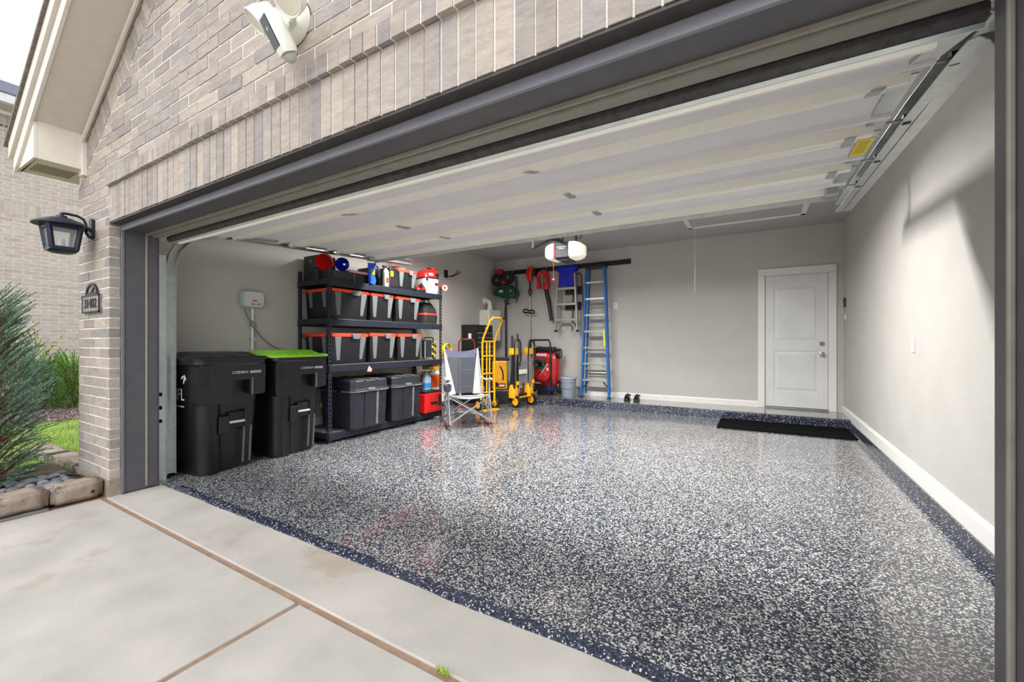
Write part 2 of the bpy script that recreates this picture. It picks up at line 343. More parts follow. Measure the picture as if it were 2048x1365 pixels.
mb.box(dx0, dx0 + sl, yf, YB + .02, dz0, dz1).box(dx1 - sl, dx1, yf, YB + .02, dz0, dz1)
mb.box(dx0 + sl, dx1 - sl, yf, YB + .02, dz0, pan[0][0]).box(dx0 + sl, dx1 - sl, yf, YB + .02, pan[0][1], pan[1][0]).box(dx0 + sl, dx1 - sl, yf, YB + .02, pan[1][1], dz1)
mb.build('stile_and_rail', DOORW, dr, bevel=.004)
for a, b_ in pan:
    x0, x1 = dx0 + sl + .022, dx1 - sl - .022
    mb = MB(); mb.loft([[Vector((x0, YB + .02, a + .022)), Vector((x1, YB + .02, a + .022)), Vector((x1, YB + .02, b_ - .022)), Vector((x0, YB + .02, b_ - .022))],
                        [Vector((x0 + .03, yf + .002, a + .052)), Vector((x1 - .03, yf + .002, a + .052)), Vector((x1 - .03, yf + .002, b_ - .052)), Vector((x0 + .03, yf + .002, b_ - .052))]])
    mb.build('panel', DOORW, dr)
kx = dx1 - .07
kn = MB().lathe([(.033, 0), (.033, -.006), (.014, -.012), (.012, -.03), (.024, -.04), (.028, -.055), (.022, -.066), (.001, -.07)], (kx, yf, 1.035), 'y').build('door_knob', CHR, dr, smooth=True)
MB().lathe([(.033, 0), (.033, -.012), (.026, -.018), (.001, -.018)], (kx, yf, 1.19), 'y').build('deadbolt', CHR, dr, smooth=True)
MB().box(kx - .004, kx + .004, yf - .03, yf - .018, 1.175, 1.205).build('deadbolt_turn', PLAQD, dr)
# attic hatch on ceiling
ha = sroot('trim_3'); hx0, hx1, hy0, hy1 = -.92, .56, 6.27, 6.88
mb = MB()
for a, b_, c, d in ((hx0, hx1, hy0, hy0 + .07), (hx0, hx1, hy1 - .07, hy1), (hx0, hx0 + .07, hy0, hy1), (hx1 - .07, hx1, hy0, hy1)):
    mb.box(a, b_, c, d, ZC - .022, ZC)
mb.build('hatch_casing', TRIMW, ha, bevel=.008)
B(hx0 + .075, hx1 - .075, hy0 + .075, hy1 - .075, ZC - .012, ZC).build('hatch_panel', CEILP, ha)
tag(MB().tube([(-.78, 6.50, ZC - .012), (-.78, 6.50, 2.2), (-.781, 6.5, 1.92)], .0025, 6).build('pull_cord', WHITEP), 'thin white pull cord hanging from the attic hatch', 'cord')

# ================================================================== FRONT WALL, BRICKS, EAVE
SL = 0.626
def zr(x): return 2.943 + SL * (x + 4.946)
XP = -1.9                                               # ridge position
wf = sroot('wall_front')
poly = [(-5.10, .13), (-4.395, .13), (-4.395, 2.163), (.545, 2.163), (.545, .13), (1.37, .13), (1.37, zr(XP) - SL * (1.37 - XP)), (XP, zr(XP)), (-5.10, zr(-5.10))]
MB().prism(poly, BY + .0035, 1.30).build('mortar', MORT, wf)
B(XL, JL - .05, 1.30, YF, -.1, ZC).build('framing', WALLP, wf); B(JR + .05, XR, 1.30, YF, -.1, ZC).build('framing', WALLP, wf); B(JL - .05, JR + .05, 1.30, YF, 2.15, ZC).build('framing', WALLP, wf)
MB().box(-5.115, -4.38, BY - .006, 1.30, -.1, .13).box(.535, 1.4, BY - .006, 1.30, -.1, .13).build('foundation', FOUND, wf)
def clip(poly, f):                                       # keep f(p) >= 0
    out = []
    for i in range(len(poly)):
        a, b_ = poly[i], poly[(i + 1) % len(poly)]; fa, fb = f(a), f(b_)
        if fa >= 0: out.append(a)
        if (fa >= 0) != (fb >= 0):
            t = fa / (fa - fb); out.append((a[0] + (b_[0] - a[0]) * t, a[1] + (b_[1] - a[1]) * t))
    return out
BRK = {}
hidden = MB(); gap = .010; nrm = math.hypot(1, SL); BAND = .245
def put_brick(poly, name, parent, y0=BY, y1=1.285, stuff=None, m=None):
    cx = sum(p[0] for p in poly) / len(poly); cz = sum(p[1] for p in poly) / len(poly)
    if stuff is not None and not inview(cx, y0, cz): stuff.prism(poly, y0, y1); return
    key = (y0, y1, tuple((round(p[0] - cx, 4), round(p[1] - cz, 4)) for p in poly))
    if key not in BRK: BRK[key] = MB().prism([(p[0] - cx, p[1] - cz) for p in poly], y0, y1).mesh(name); BRK[key].materials.append(m or BRICK)
    o = bpy.data.objects.new(name, BRK[key]); COL.objects.link(o); o.parent = parent; o.location = (cx, random.uniform(-.0025, .0025), cz); return o
def area(p): return abs(sum(p[i][0] * p[(i + 1) % len(p)][1] - p[(i + 1) % len(p)][0] * p[i][1] for i in range(len(p)))) / 2
frake = lambda p: (zr(p[0]) - p[1]) / nrm - BAND - .012
fright = lambda p: zr(XP) - SL * (p[0] - XP) - p[1] - .3
c = 0; z = .13
while z < 4.6:
    off = (c % 2) * .127
    x = -5.10 - off
    while x < 1.37:
        x0, x1 = max(x, -5.10) + (gap / 2 if x > -5.10 else 0), min(x + .254, 1.37) - gap / 2
        segs = [(x0, x1)]
        if z + .04 < 2.515:                               # beside the opening and the soldier course only
            segs = [(x0, min(x1, -4.39)), (max(x0, .55), x1)]
        for a, b_ in segs:
            if b_ - a < .02: continue
            pl = [(a, z + gap / 2), (b_, z + gap / 2), (b_, min(z + .08, 9) - gap / 2), (a, z + .08 - gap / 2)]
            if z < 2.515 and z + .08 > 2.515 and a > -4.4: continue
            pl = clip(clip(pl, frake), fright)
            if len(pl) > 2 and area(pl) > 1e-3: put_brick(pl, 'brick', wf, stuff=hidden)
        x += .254
    z += .08; c += 1
    if abs(z - 2.53) < .05 and False: z = 2.53
# soldier course over the opening and the projecting header course above it
x = -4.39
while x < 1.3:
    put_brick([(x + .004, 2.163), (x + .076, 2.163), (x + .076, 2.432), (x + .004, 2.432)], 'soldier_brick', wf, BY - .002, 1.285, hidden)
    put_brick([(x + .004, 2.437), (x + .076, 2.437), (x + .076, 2.524), (x + .004, 2.524)], 'header_brick', wf, BY - .026, 1.285, hidden)
    x += .08
MB().box(-4.39, 1.3, BY - .022, 1.28, 2.438, 2.524).build('header_mortar', MORT, wf)
# raked soldier bricks along the gable edge
ux, uz = 1 / nrm, SL / nrm; vx, vz = SL / nrm, -1 / nrm
s = -.18
while s < 3.4:
    bx, bz = -4.946 + ux * s, 2.943 + uz * s
    a = .004; b_ = .076
    pl = [(bx + ux * a, bz + uz * a), (bx + ux * b_, bz + uz * b_), (bx + ux * b_ + vx * BAND, bz + uz * b_ + vz * BAND), (bx + ux * a + vx * BAND, bz + uz * a + vz * BAND)]
    pl = clip(pl, lambda p: p[0] + 5.10); pl = pl[::-1]
    if len(pl) > 2 and area(pl) > 1e-3: put_brick(pl, 'rake_brick', wf, BY, 1.285, hidden)
    s += .08
hidden.build('brickwork_beyond_frame', BRICK, wf, kind='stuff')
# eave: soffit, fascia, frieze, boxed return with vents, roof
ev = sroot('trim_4')
def rake(y0, y1, d0, d1, x0, x1): return MB().prism([(x0, zr(x0) + d0), (x1, zr(x1) + d0), (x1, zr(x1) + d1), (x0, zr(x0) + d1)], y0, y1)
YE = .92
rake(YE, BY, .004, .03, -4.914, XP).build('soffit', SOFF, ev)
rake(BY - .022, BY + .008, -.045, .004, -5.0, XP).build('frieze_board', FASC, ev)
rake(BY - .034, BY - .020, -.075, -.03, -4.93, XP).build('frieze_moulding', FASC, ev)
rake(YE - .02, YE, -.01, .17, -5.40, XP).build('fascia', FASC, ev)
rake(YE - .045, YE - .02, .12, .25, -5.43, XP).build('rake_moulding', SOFF, ev)
rake(YE - .065, 8.4, .25, .285, -5.47, XP).build('roof_shingle_edge', mat('grey_brown_shingles', (118, 110, 100), .95, var=.3, scale=40, bump=.6, bscale=60), ev)
rake(YE, 8.4, .17, .25, -5.40, XP).build('roof_deck', SOFF, ev)
MB().prism([(XP, zr(XP) + .17), (XP + 4, zr(XP) + .17 - SL * 4), (XP + 4, zr(XP) + .285 - SL * 4), (XP, zr(XP) + .285)], YE - .05, 8.4).build('roof_deck', SOFF, ev)
bz = 2.675
B(-4.932, -4.912, YE + .021, BY, bz, zr(-4.914) + .01).build('return_end_board', FASC, ev)
MB().prism([(-5.40, bz), (-4.912, bz), (-4.912, zr(-4.912)), (-5.40, zr(-5.40))], YE, YE + .02).build('return_front_board', FASC, ev)
MB().prism([(-5.40, bz), (-4.932, bz), (-4.932, bz + .015), (-5.40, bz + .015)], YE + .02, 6).build('return_soffit', SOFF, ev)
B(-5.42, -5.402, YE - .001, 6, bz, zr(-5.40) + .2).build('eave_fascia', FASC, ev)
for i in range(14):
    yy = YE + .05 + i * .017
    B(-5.30, -5.06, yy, yy + .008, bz - .003, bz + .001).build('vent_slat', mat('vent_shadow', (120, 112, 92), .8), ev)
B(-4.985, -4.895, BY - .03, BY + .004, bz - .05, zr(-4.914) - .02).build('corner_frieze', FASC, ev, bevel=.004)

# garage opening trim: lintel, header boards, jamb boards
gt = sroot('trim_5')
LINT = mat('brown_black_steel_lintel', (66, 60, 58), .5, .2, var=.2, scale=15)
MB().box(-4.46, .60, BY + .004, 1.30, 2.150, 2.162).box(-4.46, .60, 1.262, 1.274, 2.162, 2.17).build('steel_lintel', LINT, gt)
MB().box(JL - .03, JR + .03, 1.285, 1.305, 2.105, 2.152).build('brick_mould_head', mat('lit_trim_face', (120, 121, 128), .4, var=.05), gt, bevel=.006)  # face colour lightened for the daylight falling on it
B(JL, JR, 1.305, YF, 2.118, 2.150).build('head_jamb', JAMB, gt)
for dy, dz in ((1.447, .016), (1.462, .010)):
    B(JL, JR, dy, dy + .012, 2.118 - dz, 2.12).build('stop_moulding', mat('stop_edge_paint', (142, 136, 126), .4, var=.1), gt)
B(JL, JR, 1.475, 1.53, 2.095, 2.12).build('head_stop', mat('grey_green_stop', (132, 132, 120), .5, var=.1), gt)
for sx, X in ((1, JL), (-1, JR)):
    B(min(X, X - sx * .05), max(X, X - sx * .05), 1.286, YF, 0.012, 2.118).build('jamb_board', JAMB, gt)
    B(min(X, X + sx * .008), max(X, X + sx * .008), 1.284, 1.304, 0.012, 2.118).build('brick_mould', mat('jamb_edge_paint', (112, 112, 118), .4, var=.08), gt, bevel=.003)
    B(min(X, X + sx * .014), max(X, X + sx * .014), 1.436, 1.450, 0.03, 2.118).build('stop_bead', mat('stop_edge_paint', (142, 136, 126), .4), gt, bevel=.004)
    B(min(X, X + sx * .009), max(X, X + sx * .009), 1.450, 1.515, 0.03, 2.118).build('stop_board', JAMB, gt)

# ================================================================== NEIGHBOUR HOUSE
NX = -13.0
nh = thing('neighbour_house', 'pale brick two-storey neighbouring house with dark shingle roof and white gutter', 'building', (NX, 3, 0))
MB().box(-.4, -.008, -5, 9, 0, 5.85).build('wall', mat('pale_mortar', (246, 242, 236), .95, var=.02), nh)
nstuff = MB(); cnt = 0; meshes = {}
def nb(y0, y1, z0, z1, nm):
    global cnt
    q = Q(NX, (y0 + y1) / 2 + 3, (z0 + z1) / 2)
    if -25 < q[0] < 168 and 205 < q[1] < 745 and (nm != 'brick' or cnt < 300) and not (q[0] > 60 and q[1] < 300):
        k = (round(y1 - y0, 3), round(z1 - z0, 3))
        if k not in meshes: meshes[k] = MB().box(-.02, 0, -k[0] / 2, k[0] / 2, -k[1] / 2, k[1] / 2).mesh(nm); meshes[k].materials.append(NBRICK)
        o = bpy.data.objects.new(nm, meshes[k]); COL.objects.link(o); o.parent = nh; o.location = (0, (y0 + y1) / 2, (z0 + z1) / 2); cnt += nm == 'brick'
    else: nstuff.box(-.02, 0, y0, y1, z0, z1)
z = .05; c = 0
while z < 5.8:
    if 3.80 < z + .04 < 4.06 or z > 5.50: z += .08; c += 1; continue
    y = -3.0 - .127 * (c % 2)
    while y < 4.0: nb(y + .006, y + .248, z + .006, z + .074, 'brick'); y += .254
    z += .08; c += 1
for zz0, zz1 in ((3.81, 4.05), (5.53, 5.78)):
    y = -3.0
    while y < 4.0: nb(y + .005, y + .077, zz0, zz1, 'soldier_brick'); y += .082
nstuff.build('brickwork_outside_view', NBRICK, nh, kind='stuff')
MB().box(-.3, .45, -5, 9, 5.85, 5.88).build('soffit', SOFF, nh)
MB().prism([(.45, 5.83), (.56, 5.83), (.60, 5.97), (.45, 5.97)], -5, 9).build('gutter', mat('white_gutter', (226, 226, 224), .4), nh)
MB().prism([(.56, 5.95), (.56, 6.02), (-2.0, 7.25), (-4.6, 6.02), (-4.6, 5.95)], -5.2, 9.2).build('roof', mat('charcoal_shingles', (84, 88, 98), .95, var=.25, scale=14, bump=.4, bscale=30), nh)

# ================================================================== PLANTING
def blades(mb, base, d, length, nb_, blen, bw, droop=.25, spread=.9):
    d = Vector(d).normalized(); p = Vector(base); side = d.cross(Vector((0, 0, 1)))
    if side.length < .1: side = Vector((1, 0, 0))
    side.normalize()
    for k in range(nb_):
        t = (k + random.random()) / nb_
        q = p + d * (length * t) + Vector((0, 0, -droop * length * t * t * (1 - d.z)))
        ang = random.uniform(0, 6.28); o = side * math.cos(ang) + d.cross(side) * math.sin(ang)
        dirv = (d * random.uniform(.6, 1.1) + o * spread * random.uniform(.35, 1) * (1.15 - t)).normalized()
        L = blen * random.uniform(.6, 1.2) * (1.1 - .4 * t); wv = dirv.cross(Vector((random.uniform(-1, 1), random.uniform(-1, 1), random.uniform(-1, 1)))).normalized() * bw
        mb.add([q - wv, q + wv, q + dirv * L], [(0, 1, 2)])
JUN = mat('blue_green_juniper', (96, 126, 100), .75, var=.3, scale=9, rnd=.45)
JUN2 = mat('grey_green_juniper', (128, 156, 138), .75, var=.3, scale=9, rnd=.4)
BRT = mat('bright_green_foliage', (118, 158, 66), .7, var=.3, scale=7, rnd=.4)
YGR = mat('yellow_green_leaves', (168, 186, 74), .7, var=.25, scale=7, rnd=.4)
BARK = mat('brown_twigs', (104, 78, 56), .9, var=.25, scale=20)
def shrub(name, label, loc, rx, h, ns, m, blen, bw, nb_=34, z0=.08, up=.75, mats=None, slen=.28, inner=.45):
    t = thing(name, label, 'shrub', loc); parts = [MB() for _ in (mats or [m])]; tw = MB()
    for i in range(ns):
        a = random.uniform(0, 6.28); f = (i + random.random()) / ns
        zz = z0 + (h - z0 - .1) * f; rad = rx * (1 - .55 * f) * (.55 + .45 * math.sin(min(1, f * 2.2 + .25) * 1.57)) * random.uniform(.5, 1)
        b0 = Vector((math.cos(a) * rad * inner, math.sin(a) * rad * inner, zz - .12)); d = Vector((math.cos(a), math.sin(a), up + random.uniform(-.25, .5) + f * .8)).normalized()
        L = slen * random.uniform(.7, 1.35) + rad * (.8 - inner)
        k = random.randrange(len(parts)); blades(parts[k], b0, d, L, nb_, blen, bw)
        if i % 3 == 0: tw.tube([(b0.x * .1, b0.y * .1, max(.0, b0.z - .25)), b0, b0 + d * L * .6], [.009, .005, .002], 4)
    for pm, mm in zip(parts, mats or [m]): pm.build('foliage', mm, t)
    tw.build('branches', BARK, t); return t
# bed in front of the pier
struct(B(-5.9, -4.62, -1.5, 1.21, -.05, .055).build('planting_bed', mat('bed_soil', (84, 66, 52), .95, var=.3, scale=14, bump=.8, bscale=40)))
shrub('juniper_shrub', 'tall feathery blue-green juniper in the stone-edged bed at the left edge', (-5.33, .70, .05), .48, 1.72, 900, JUN, .024, .0032, 60, mats=[JUN, JUN2, JUN], z0=.12, slen=.18, up=.3, inner=.70)
struct(B(-9.3, -5.15, .2, 9, -.2, .0).build('lawn_soil', mat('lawn_base', (118, 138, 62), .95, var=.25, scale=16)))
gm = MB()
for i in range(15000):
    x = random.uniform(-9.1, -5.5); y = 1.0 + (-x - 5.5) * .16 + random.uniform(-.35, .75)
    h = random.uniform(.03, .075); a = random.uniform(0, 6.28); dx, dy = math.cos(a) * .004, math.sin(a) * .004; lx, ly = random.uniform(-.03, .03), random.uniform(-.03, .03)
    gm.add([(x - dx, y - dy, 0), (x + dx, y + dy, 0), (x + lx, y + ly, h)], [(0, 1, 2)])
tag(gm.build('lawn_grass', mat('lawn_blades', (164, 188, 96), .7, var=.25, scale=3, rnd=.35), kind='stuff'), 'short green lawn grass between the pier and the mulch bed', 'grass')
struct(B(-12.95, -9.1, -1, 9, -.2, .03).build('mulch_bed', mat('purple_brown_mulch', (88, 70, 72), .95, var=.4, scale=26, bump=1, bscale=45)))
mm = MB()
for i in range(2600):
    x = random.uniform(-11, -9.0); y = .155 * -x + random.uniform(-.2, 1.3); L = random.uniform(.02, .06); a = random.uniform(0, 6.28); T = TF((x, y, .035 + random.uniform(0, .02)), random.uniform(-.5, .5), random.uniform(-.5, .5), a)
    mm.box(-L, L, -.008, .008, -.004, .004, T)
tag(mm.build('mulch_chips', mat('mulch_chip', (118, 98, 98), .9, var=.35, scale=11, rnd=.45), kind='stuff'), 'purplish brown bark mulch under the green shrubs', 'mulch')
shrub('green_shrub', 'bright green feathery shrub beside the brick pier above the mulch', tuple(P(146, 820, Z=0).to_tuple()[:2]) + (.03,), .52, 1.0, 170, BRT, .06, .006, 60, mats=[BRT, BRT])
shrub('green_shrub', 'bright green shrub half hidden behind the tall juniper', tuple(P(92, 818, Z=0).to_tuple()[:2]) + (.03,), .5, .95, 150, BRT, .09, .006, 44, mats=[BRT, JUN2])
shrub('grey_green_shrub', 'grey-green bushy juniper low at the left edge before the pale brick wall', tuple(P(28, 835, Z=0).to_tuple()[:2]) + (.03,), .62, 1.25, 200, JUN2, .045, .006, 60, mats=[JUN2, JUN])
shrub('sparse_shrub', 'thin yellow-green leafy sprig rising before the pale brick wall', tuple(P(72, 790, X=-12.0).to_tuple()[:2]) + (.03,), .4, 1.45, 46, YGR, .07, .014, 16, mats=[YGR, JUN])
# edging stones, pebbles, drip hose
def stone(label, x0, x1, y0, y1, z0, z1):
    bm = bmesh.new(); bmesh.ops.create_cube(bm, size=1); bmesh.ops.bevel(bm, geom=bm.edges[:], offset=.1, segments=2, affect='EDGES')
    bmesh.ops.subdivide_edges(bm, edges=[e for e in bm.edges if e.calc_length() > .3], cuts=4, use_grid_fill=True)
    for v in bm.verts:
        p = Vector((v.co.x * (x1 - x0), v.co.y * (y1 - y0), v.co.z * (z1 - z0))); n_ = noise.noise_vector(p * 9 + Vector((y0 * 7, z0, x0)))
        v.co = p + n_ * .012
    bmesh.ops.triangulate(bm, faces=bm.faces); bmesh.ops.recalc_face_normals(bm, faces=bm.faces)
    me = bpy.data.meshes.new('edging_stone'); bm.to_mesh(me); bm.free(); me.materials.append(STONE)
    for p_ in me.polygons: p_.use_smooth = True
    o = bpy.data.objects.new('edging_stone', me); COL.objects.link(o); o.location = ((x0 + x1) / 2, (y0 + y1) / 2, (z0 + z1) / 2)
    return tag(o, label, 'stone', 'edging stones of the planting bed')
stone('grey-tan edging block touching the brick pier beside the driveway', -4.64, -4.44, .915, 1.20, .005, .145)
stone('grey-tan edging block, second from the brick pier', -4.64, -4.425, .60, .905, .015, .150)
stone('grey-tan edging block at the left picture edge, third from the pier', -4.64, -4.43, .27, .59, .01, .150)
stone('pale edging block behind the pebbles at the lawn edge', -6.0, -5.16, 1.24, 1.42, 0, .11)
stone('low edging block half hidden by the juniper at the lawn edge', -6.8, -6.03, 1.22, 1.40, 0, .10)
struct(B(-4.62, -4.405, -1.5, .90, -.05, .012).build('edging_footing', mat('footing_concrete', (128, 124, 118), .95, var=.15, scale=8, bump=.5, bscale=30)))
pebs = []
tries = 0
while len(pebs) < 46 and tries < 4000:
    tries += 1
    x = random.uniform(-5.25, -4.68); y = random.uniform(.62, 1.13); r = random.uniform(.026, .05)
    if any((x - a) ** 2 + (y - b_) ** 2 < ((r + c_) * .82) ** 2 for a, b_, c_ in pebs): continue
    pebs.append((x, y, r))
pm = [MB().ell((0, 0, 0), (1, rx, .5), 14, 8).mesh('river_pebble') for rx in (.62, .75, .85)]
for me in pm:
    me.materials.append(PEB)
    for p_ in me.polygons: p_.use_smooth = True
for i, (x, y, r) in enumerate(pebs):
    o = bpy.data.objects.new('river_pebble', pm[i % 3]); COL.objects.link(o); o.location = (x, y, .058 + r * .42); o.scale = (r * 1.2,) * 3; o.rotation_euler = (random.uniform(-.15, .15), random.uniform(-.15, .15), random.uniform(0, 3.1))
    tag(o, 'smooth grey river pebble in the bed beside the brick pier', 'pebble', 'river pebbles in the bed')
hp = [P(60, 968, Z=.08), P(90, 962, Z=.085), P(130, 950, Z=.085), P(158, 951, Z=.09), P(176, 961, Z=.085), P(186, 975, Z=.07), P(186, 984, Z=.06)]
hp = [(p.x, min(p.y, 1.19), p.z) for p in hp]
tag(MB().tube(hp, .011, 8).build('drip_hose', BLACK, smooth=True), 'black hose curving around the pebbles beside the pier', 'hose')
wd = MB()
for i in range(60):
    t = random.random(); x = P(870 + 30 * random.random(), 1345 + 12 * random.random(), Z=0); x.y = 1.188
    blades(wd, x, (random.uniform(-.6, .6), random.uniform(-.4, .4), 1), .025, 3, .015, .002)
tag(wd.build('weed_tuft', YGR), 'tiny green weed growing in the driveway joint', 'weed')

# ================================================================== LANTERN, PLAQUE, FLOODLIGHT CAMERA
gl = bpy.data.materials.new('seeded_glass'); gl.use_nodes = True; b = gl.node_tree.nodes['Principled BSDF']
b.inputs['Base Color'].default_value = (.92, .95, .95, 1); b.inputs['Roughness'].default_value = .12; b.inputs['Transmission Weight'].default_value = .85; b.inputs['IOR'].default_value = 1.2; GLASS = gl
MATS['seeded_glass'] = gl
lx, ly = -4.735, 1.035
la = thing('wall_lantern', 'black outdoor wall lantern with seeded glass panes on the brick pier', 'wall lamp', (lx, BY, 2.15))
L = lambda x, y, z: (x - lx, y - BY, z - 2.15)
dyc = ly - BY
MB().lathe([(.165, -.018), (.165, -.008), (.12, .02), (.06, .045), (.035, .05), (.03, .065), (.012, .068), (.012, .085), (.001, .086)], (0, dyc, 0), 'z', 28).build('lid', LANT, la, smooth=True)
rt, rbm, ztop, zbot = .125, .095, -.02, -.20
def hexp(r, z, k): a = R(45 + 90 * k); return Vector((r * math.cos(a) * 1.0, dyc + r * math.sin(a), z))
for k in range(4):
    MB().bar(hexp(rt, ztop, k), hexp(rbm, zbot, k), .026, .026, up=(math.cos(R(45 + 90 * k)), math.sin(R(45 + 90 * k)), 0)).build('corner_post', LANT, la)
    a0, a1, b0, b1 = hexp(rt, ztop, k), hexp(rt, ztop, k + 1), hexp(rbm, zbot, k), hexp(rbm, zbot, k + 1)
    n_ = ((a0 + a1) / 2 - Vector((0, dyc, ztop))).normalized() * .003
    MB().loft([[a0, a1, b1, b0], [a0 - n_, a1 - n_, b1 - n_, b0 - n_]]).build('pane', GLASS, la)
for z_, r_, h_ in ((ztop - .01, rt + .004, .03), (zbot, rbm + .012, .028)):
    mb = MB(); mb.loft([[hexp(r_ + u, z_ + v, k) for k in range(4)] for u, v in ((-.014, -h_ / 2), (.006, -h_ / 2), (.006, h_ / 2), (-.014, h_ / 2), (-.014, -h_ / 2))], caps=False); mb.build('frame_ring', LANT, la)
MB().lathe([(.075, zbot - .01), (.085, zbot - .02), (.06, zbot - .03), (.001, zbot - .03)], (0, dyc, 0), 'z', 20).build('base_cap', LANT, la, smooth=True)
MB().cyl((0, dyc, -.19), (0, dyc, -.12), .022, .018).build('candle_socket', WHITEP, la)
MB().tube([(0, dyc, .085), (0, dyc + .03, .088), (0, dyc + .09, .085), (0, dyc + .125, .066), (0, dyc + .138, .03), (0, dyc + .14, -.04), (0, dyc + .155, -.07), (0, -.02, -.07)], .010, 8).build('arm', LANT, la, smooth=True)
MB().loft([rr(0, 0, .075, .17, .036, -.022), rr(0, 0, .075, .17, .036, -.006), rr(0, 0, .062, .155, .03, 0)]).build('back_plate', LANT, la, smooth=True).rotation_euler = (R(-90), 0, 0)
# house number plaque
pa = P(168.5, 590, Y=BY); pb = P(203.5, 622, Y=BY); pw, ph = pb.x - pa.x, .165
pc = Vector(((pa.x + pb.x) / 2 + .01, BY, 1.545)); pw = .40
pq = thing('number_plaque', 'pewter house number plaque 31402 with arched crest on the brick pier', 'sign', pc)
B(-pw / 2, pw / 2, -.016, 0, -.085, .062).build('plate', PLAQ, pq, bevel=.004)
mb = MB()
for a, b_, c_, d_ in ((-pw / 2, pw / 2, .05, .062), (-pw / 2, pw / 2, -.085, -.073), (-pw / 2, -pw / 2 + .012, -.085, .062), (pw / 2 - .012, pw / 2, -.085, .062)): mb.box(a, b_, -.020, -.012, c_, d_)
mb.build('border', PLAQD, pq)
text('31402', .105, PLAQD, 'numerals', pq, TF((0, -.017, -.012)) @ UPRIGHT @ Matrix.Diagonal((1.12, 1.05, 1, 1)), .004)
arc = [((.135) * math.cos(R(a)), .062 + .098 * math.sin(R(a))) for a in range(0, 181, 12)]
arci = [(.112 * math.cos(R(a)), .062 + .078 * math.sin(R(a))) for a in range(180, -1, -12)]
MB().prism(arc + arci, -.016, 0).build('crest_arch', PLAQD, pq)
MB().prism(arc, -.006, 0).build('crest_plate', PLAQ, pq)
MB().prism([(-.10, .064), (.10, .064), (.10, .080), (.06, .075), (.04, .086), (.016, .080), (-.012, .094), (-.026, .084), (-.06, .088), (-.10, .078)], -.014, -.004).prism([(-.01, .088), (.024, .085), (.044, .106), (.06, .112), (.044, .124), (.016, .112)], -.014, -.004).build('crest_relief', PLAQD, pq)
# floodlight security camera
fc_ = P(596, 50, Y=BY)
fl_ = thing('floodlight_camera', 'white security floodlight camera with black lens plate on the brick gable', 'security camera', (fc_.x, BY, fc_.z))
MB().lathe([(.098, 0), (.098, -.035), (.088, -.05), (.05, -.075), (.001, -.078)], (0, 0, 0), 'y', 28).build('mount_dome', CAMW, fl_, smooth=True)
MB().lathe([(.104, -.001), (.104, .012), (.001, .012)], (0, 0, 0), 'y', 28).build('gasket', mat('rusty_gasket', (92, 70, 50), .9), fl_)
def FL(px, py, Y): p = P(px, py, Y=Y); return Vector((p.x - fc_.x, p.y - BY, p.z - fc_.z))
c0 = FL(556, 64, 1.05); T = TF(c0, R(30), 0, R(-14))
def TR(rings): return [[T @ p for p in r] for r in rings]
MB().loft(TR([rr(0, 0, .070, .066, .022, .075), rr(0, 0, .082, .078, .024, .066), rr(0, 0, .082, .078, .024, -.066), rr(0, 0, .074, .070, .022, -.088)])).build('camera_body', CAMW, fl_, smooth=True)
MB().loft(TR([rr(0, 0, .058, .054, .02, -.092), rr(0, .0, .054, .050, .02, -.105), rr(0, 0, .032, .030, .012, -.118)])).build('motion_sensor_dome', mat('smoked_dome', (176, 180, 178), .3), fl_, smooth=True)
MB().box(-.029, .029, -.0405, -.036, -.062, .058, T).build('lens_plate', mat('black_lens_plate', (20, 24, 26), .12), fl_)
MB().lathe([(.009, -.041), (.006, -.042), (.001, -.042)], (0, 0, .012), 'y', 16, T).build('camera_lens', mat('lens_ring', (150, 155, 160), .2, .4), fl_)
MB().tube([(-.01, -.06, -.02), c0 * .55 + Vector((.02, -.02, -.01)), c0], .02, 10).build('camera_arm', CAMW, fl_, smooth=True)
for p0, dr_, ln in ((FL(524, 34, 1.04), Vector((-.42, -.55, -.72)), .045), (FL(582, 2, 1.03), Vector((.22, -.72, -.66)), .03)):
    dr_.normalize(); q = Vector((0, 0, -1)).rotation_difference(dr_).to_matrix().to_4x4(); T2 = Matrix.Translation(p0) @ q
    hd = MB().lathe([(.026, .062), (.036, .056), (.044, .03), (.052, .0), (.056, -ln), (.051, -ln), (.046, -ln + .010), (.001, -ln + .010)], (0, 0, 0), 'z', 24, T2).build('flood_head', CAMW, fl_, smooth=True)
    MB().lathe([(.046, -ln + .008), (.046, -ln + .006), (.001, -ln + .004)], (0, 0, 0), 'z', 24, T2).build('led_lens', mat('frosted_led_lens', (214, 208, 190), .4), hd, smooth=True)
    MB().tube([(p0.x * .2, -.06, p0.z * .4), p0 * .7 + Vector((0, -.0, .02)), p0], .017, 10).build('flood_arm', CAMW, fl_, smooth=True)

